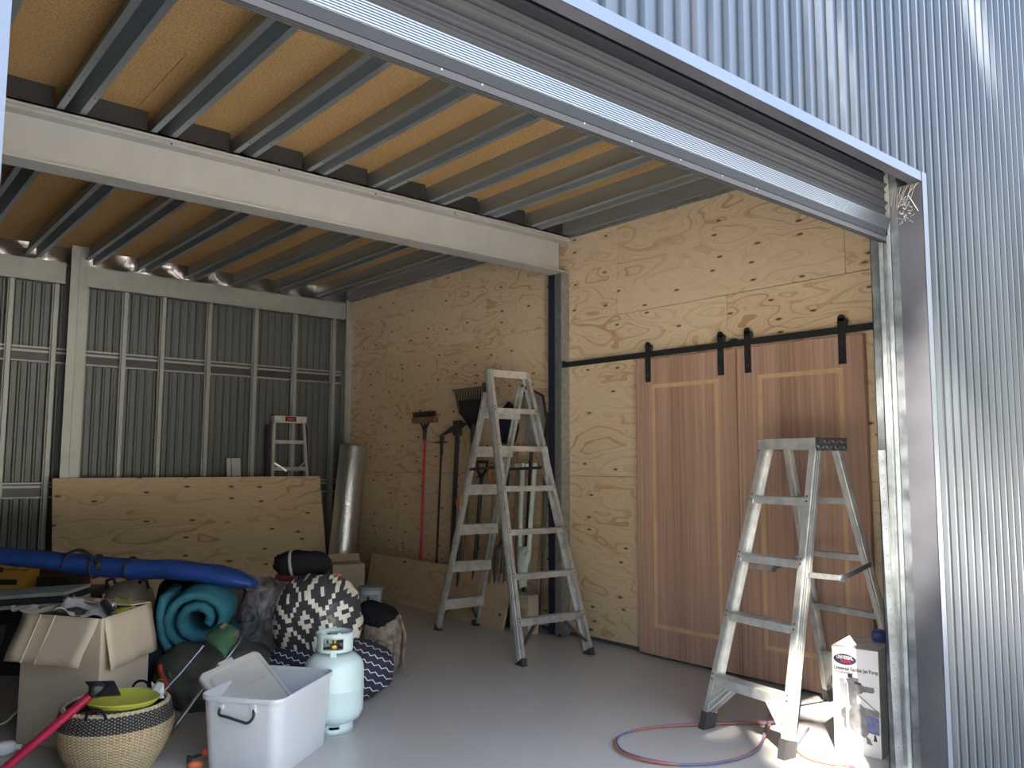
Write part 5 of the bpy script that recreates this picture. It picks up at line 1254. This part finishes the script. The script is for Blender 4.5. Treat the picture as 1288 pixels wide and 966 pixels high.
# ------------------------------------------------------------------ unseen tree added outside, crown placed and gapped to shape the sunlight
SUN = V((-0.68, -0.50, 1.0)).normalized()
def tree():
    rt = random.Random(11); cen = V((2.9, 2.0, 1.6))+SUN*24.0
    t = T('tree', 'tall gum tree added out of view, crown gapped to shape the sun patches', 'tree', (cen.x, cen.y, -0.35))
    O = (cen.x, cen.y, -0.35)
    u = SUN.cross(V((0,0,1))).normalized(); v = SUN.cross(u).normalized()
    bm = bmesh.new(); n = 0
    while n < 24000:
        a, b, c_ = rt.uniform(-8.5, 8.5), rt.uniform(-3.7, 3.7), rt.uniform(-1.8, 1.8)
        if (a/8.5)**2+(b/3.7)**2 > 1: continue
        p = cen+u*a+v*b+SUN*c_
        k = -p.z/SUN.z; g = p+SUN*k          # where its shadow meets the floor
        gx, gy = g.x, g.y
        nz = noise.noise(V((gx*1.6, gy*1.6, 0.3)))
        w = ((gx-3.80)/1.05)**2+((gy-2.05)/0.66)**2
        if w < 1.0+nz*1.0 and rt.random() > 0.2: continue
        if ((gx-4.55)/0.16)**2+((gy-2.80)/0.10)**2 < 1 or ((gx-6.25)/0.2)**2+((gy-3.03)/0.12)**2 < 1: continue
        n += 1
        s = rt.uniform(0.13, 0.26); q = Quaternion((rt.gauss(0,1), rt.gauss(0,1), rt.gauss(0,1), rt.gauss(0,1))).normalized()
        vs = [bm.verts.new(p+q @ V((x*s, y*s*0.6, 0))) for x, y in ((-1,0),(0,-1),(1,0),(0,1))]
        bm.faces.new(vs)
    mb = MB(); mb.bm.free(); mb.bm = bm
    mb.build('foliage', 'leaf', t, org=O, kind='stuff')
    tr = MB().tube([V((cen.x+0.6, cen.y-1, -0.35)), V((cen.x+0.4, cen.y-0.8, 8)), V((cen.x, cen.y, cen.z))], 0, 12, rs=[0.42, 0.3, 0.12])
    for k in range(14):
        a, b = rt.uniform(-7.0,7.0), rt.uniform(-3,3)
        st = V((cen.x+0.3, cen.y-0.7, cen.z-rt.uniform(3,8))); e_ = cen+u*a+v*b
        g = e_+SUN*(-e_.z/SUN.z)
        if ((g.x-3.95)/1.3)**2+((g.y-2.25)/0.9)**2 < 1: continue
        tr.tube([st, lerp(st, e_, 0.5)+V((0,0,0.6)), e_], 0, 6, rs=[0.11,0.06,0.02])
    tr.build('trunk', 'bark', t, org=O)
tree()
# ------------------------------------------------------------------ camera
def make_cam():
    yaw, pit, rol = 0.702569461, 0.0956931304, 0.003436
    cy, sy, cp, sp = math.cos(yaw), math.sin(yaw), math.cos(pit), math.sin(pit)
    F = V((sy*cp, cy*cp, sp)); Rt = V((cy, -sy, 0)); U = Rt.cross(F)
    R2 = Rt*math.cos(rol)+U*math.sin(rol); U2 = -Rt*math.sin(rol)+U*math.cos(rol)
    cd = bpy.data.cameras.new('camera'); cd.sensor_fit = 'HORIZONTAL'; cd.sensor_width = 36.0; cd.lens = 1036.15/1288*36
    cd.clip_start = 0.05; cd.clip_end = 200
    co = bpy.data.objects.new('camera', cd); COL.objects.link(co)
    m = Matrix((( R2.x, U2.x, -F.x, 0), (R2.y, U2.y, -F.y, 0), (R2.z, U2.z, -F.z, 1.33), (0,0,0,1)))
    co.matrix_world = m; SC.camera = co
make_cam()
# ------------------------------------------------------------------ light
w = bpy.data.worlds.new('sky'); SC.world = w; w.use_nodes = True
nt = w.node_tree; bg = nt.nodes['Background']
tc = N(nt, 'ShaderNodeTexCoord'); s = N(nt, 'ShaderNodeSeparateXYZ'); L(nt, tc.outputs['Generated'], s.inputs[0])
n1 = N(nt, 'ShaderNodeTexNoise', i_Scale=3.0, i_Detail=5.0); L(nt, tc.outputs['Generated'], n1.inputs['Vector'])
zz = math_n(nt, 'ADD', s.outputs[2], math_n(nt, 'MULTIPLY', math_n(nt, 'SUBTRACT', n1.outputs['Fac'], 0.5), 0.28))
r = ramp(nt, zz, [(0.0, (0.14,0.13,0.11)), (0.02, (0.20,0.21,0.15)), (0.10, (0.25,0.28,0.22)), (0.22, (0.46,0.50,0.50)), (0.40, (0.58,0.70,0.92)), (0.7, (0.80,0.96,1.25)), (1.0, (0.90,1.08,1.40))])
L(nt, r.outputs[0], bg.inputs['Color']); bg.inputs['Strength'].default_value = 2.6
sd = bpy.data.lights.new('sun', 'SUN'); sd.energy = 36.0; sd.angle = math.radians(0.55); sd.color = (1.0, 0.93, 0.82)
so = bpy.data.objects.new('sun', sd); COL.objects.link(so)
SUN = V((-0.68, -0.50, 1.0)).normalized()     # towards the sun
so.rotation_euler = SUN.to_track_quat('Z', 'Y').to_euler()
SC.view_settings.view_transform = 'Standard'; SC.view_settings.look = 'None'; SC.view_settings.gamma = 1.0
SC.view_settings.use_curve_mapping = False; SC.view_settings.exposure = 1.2
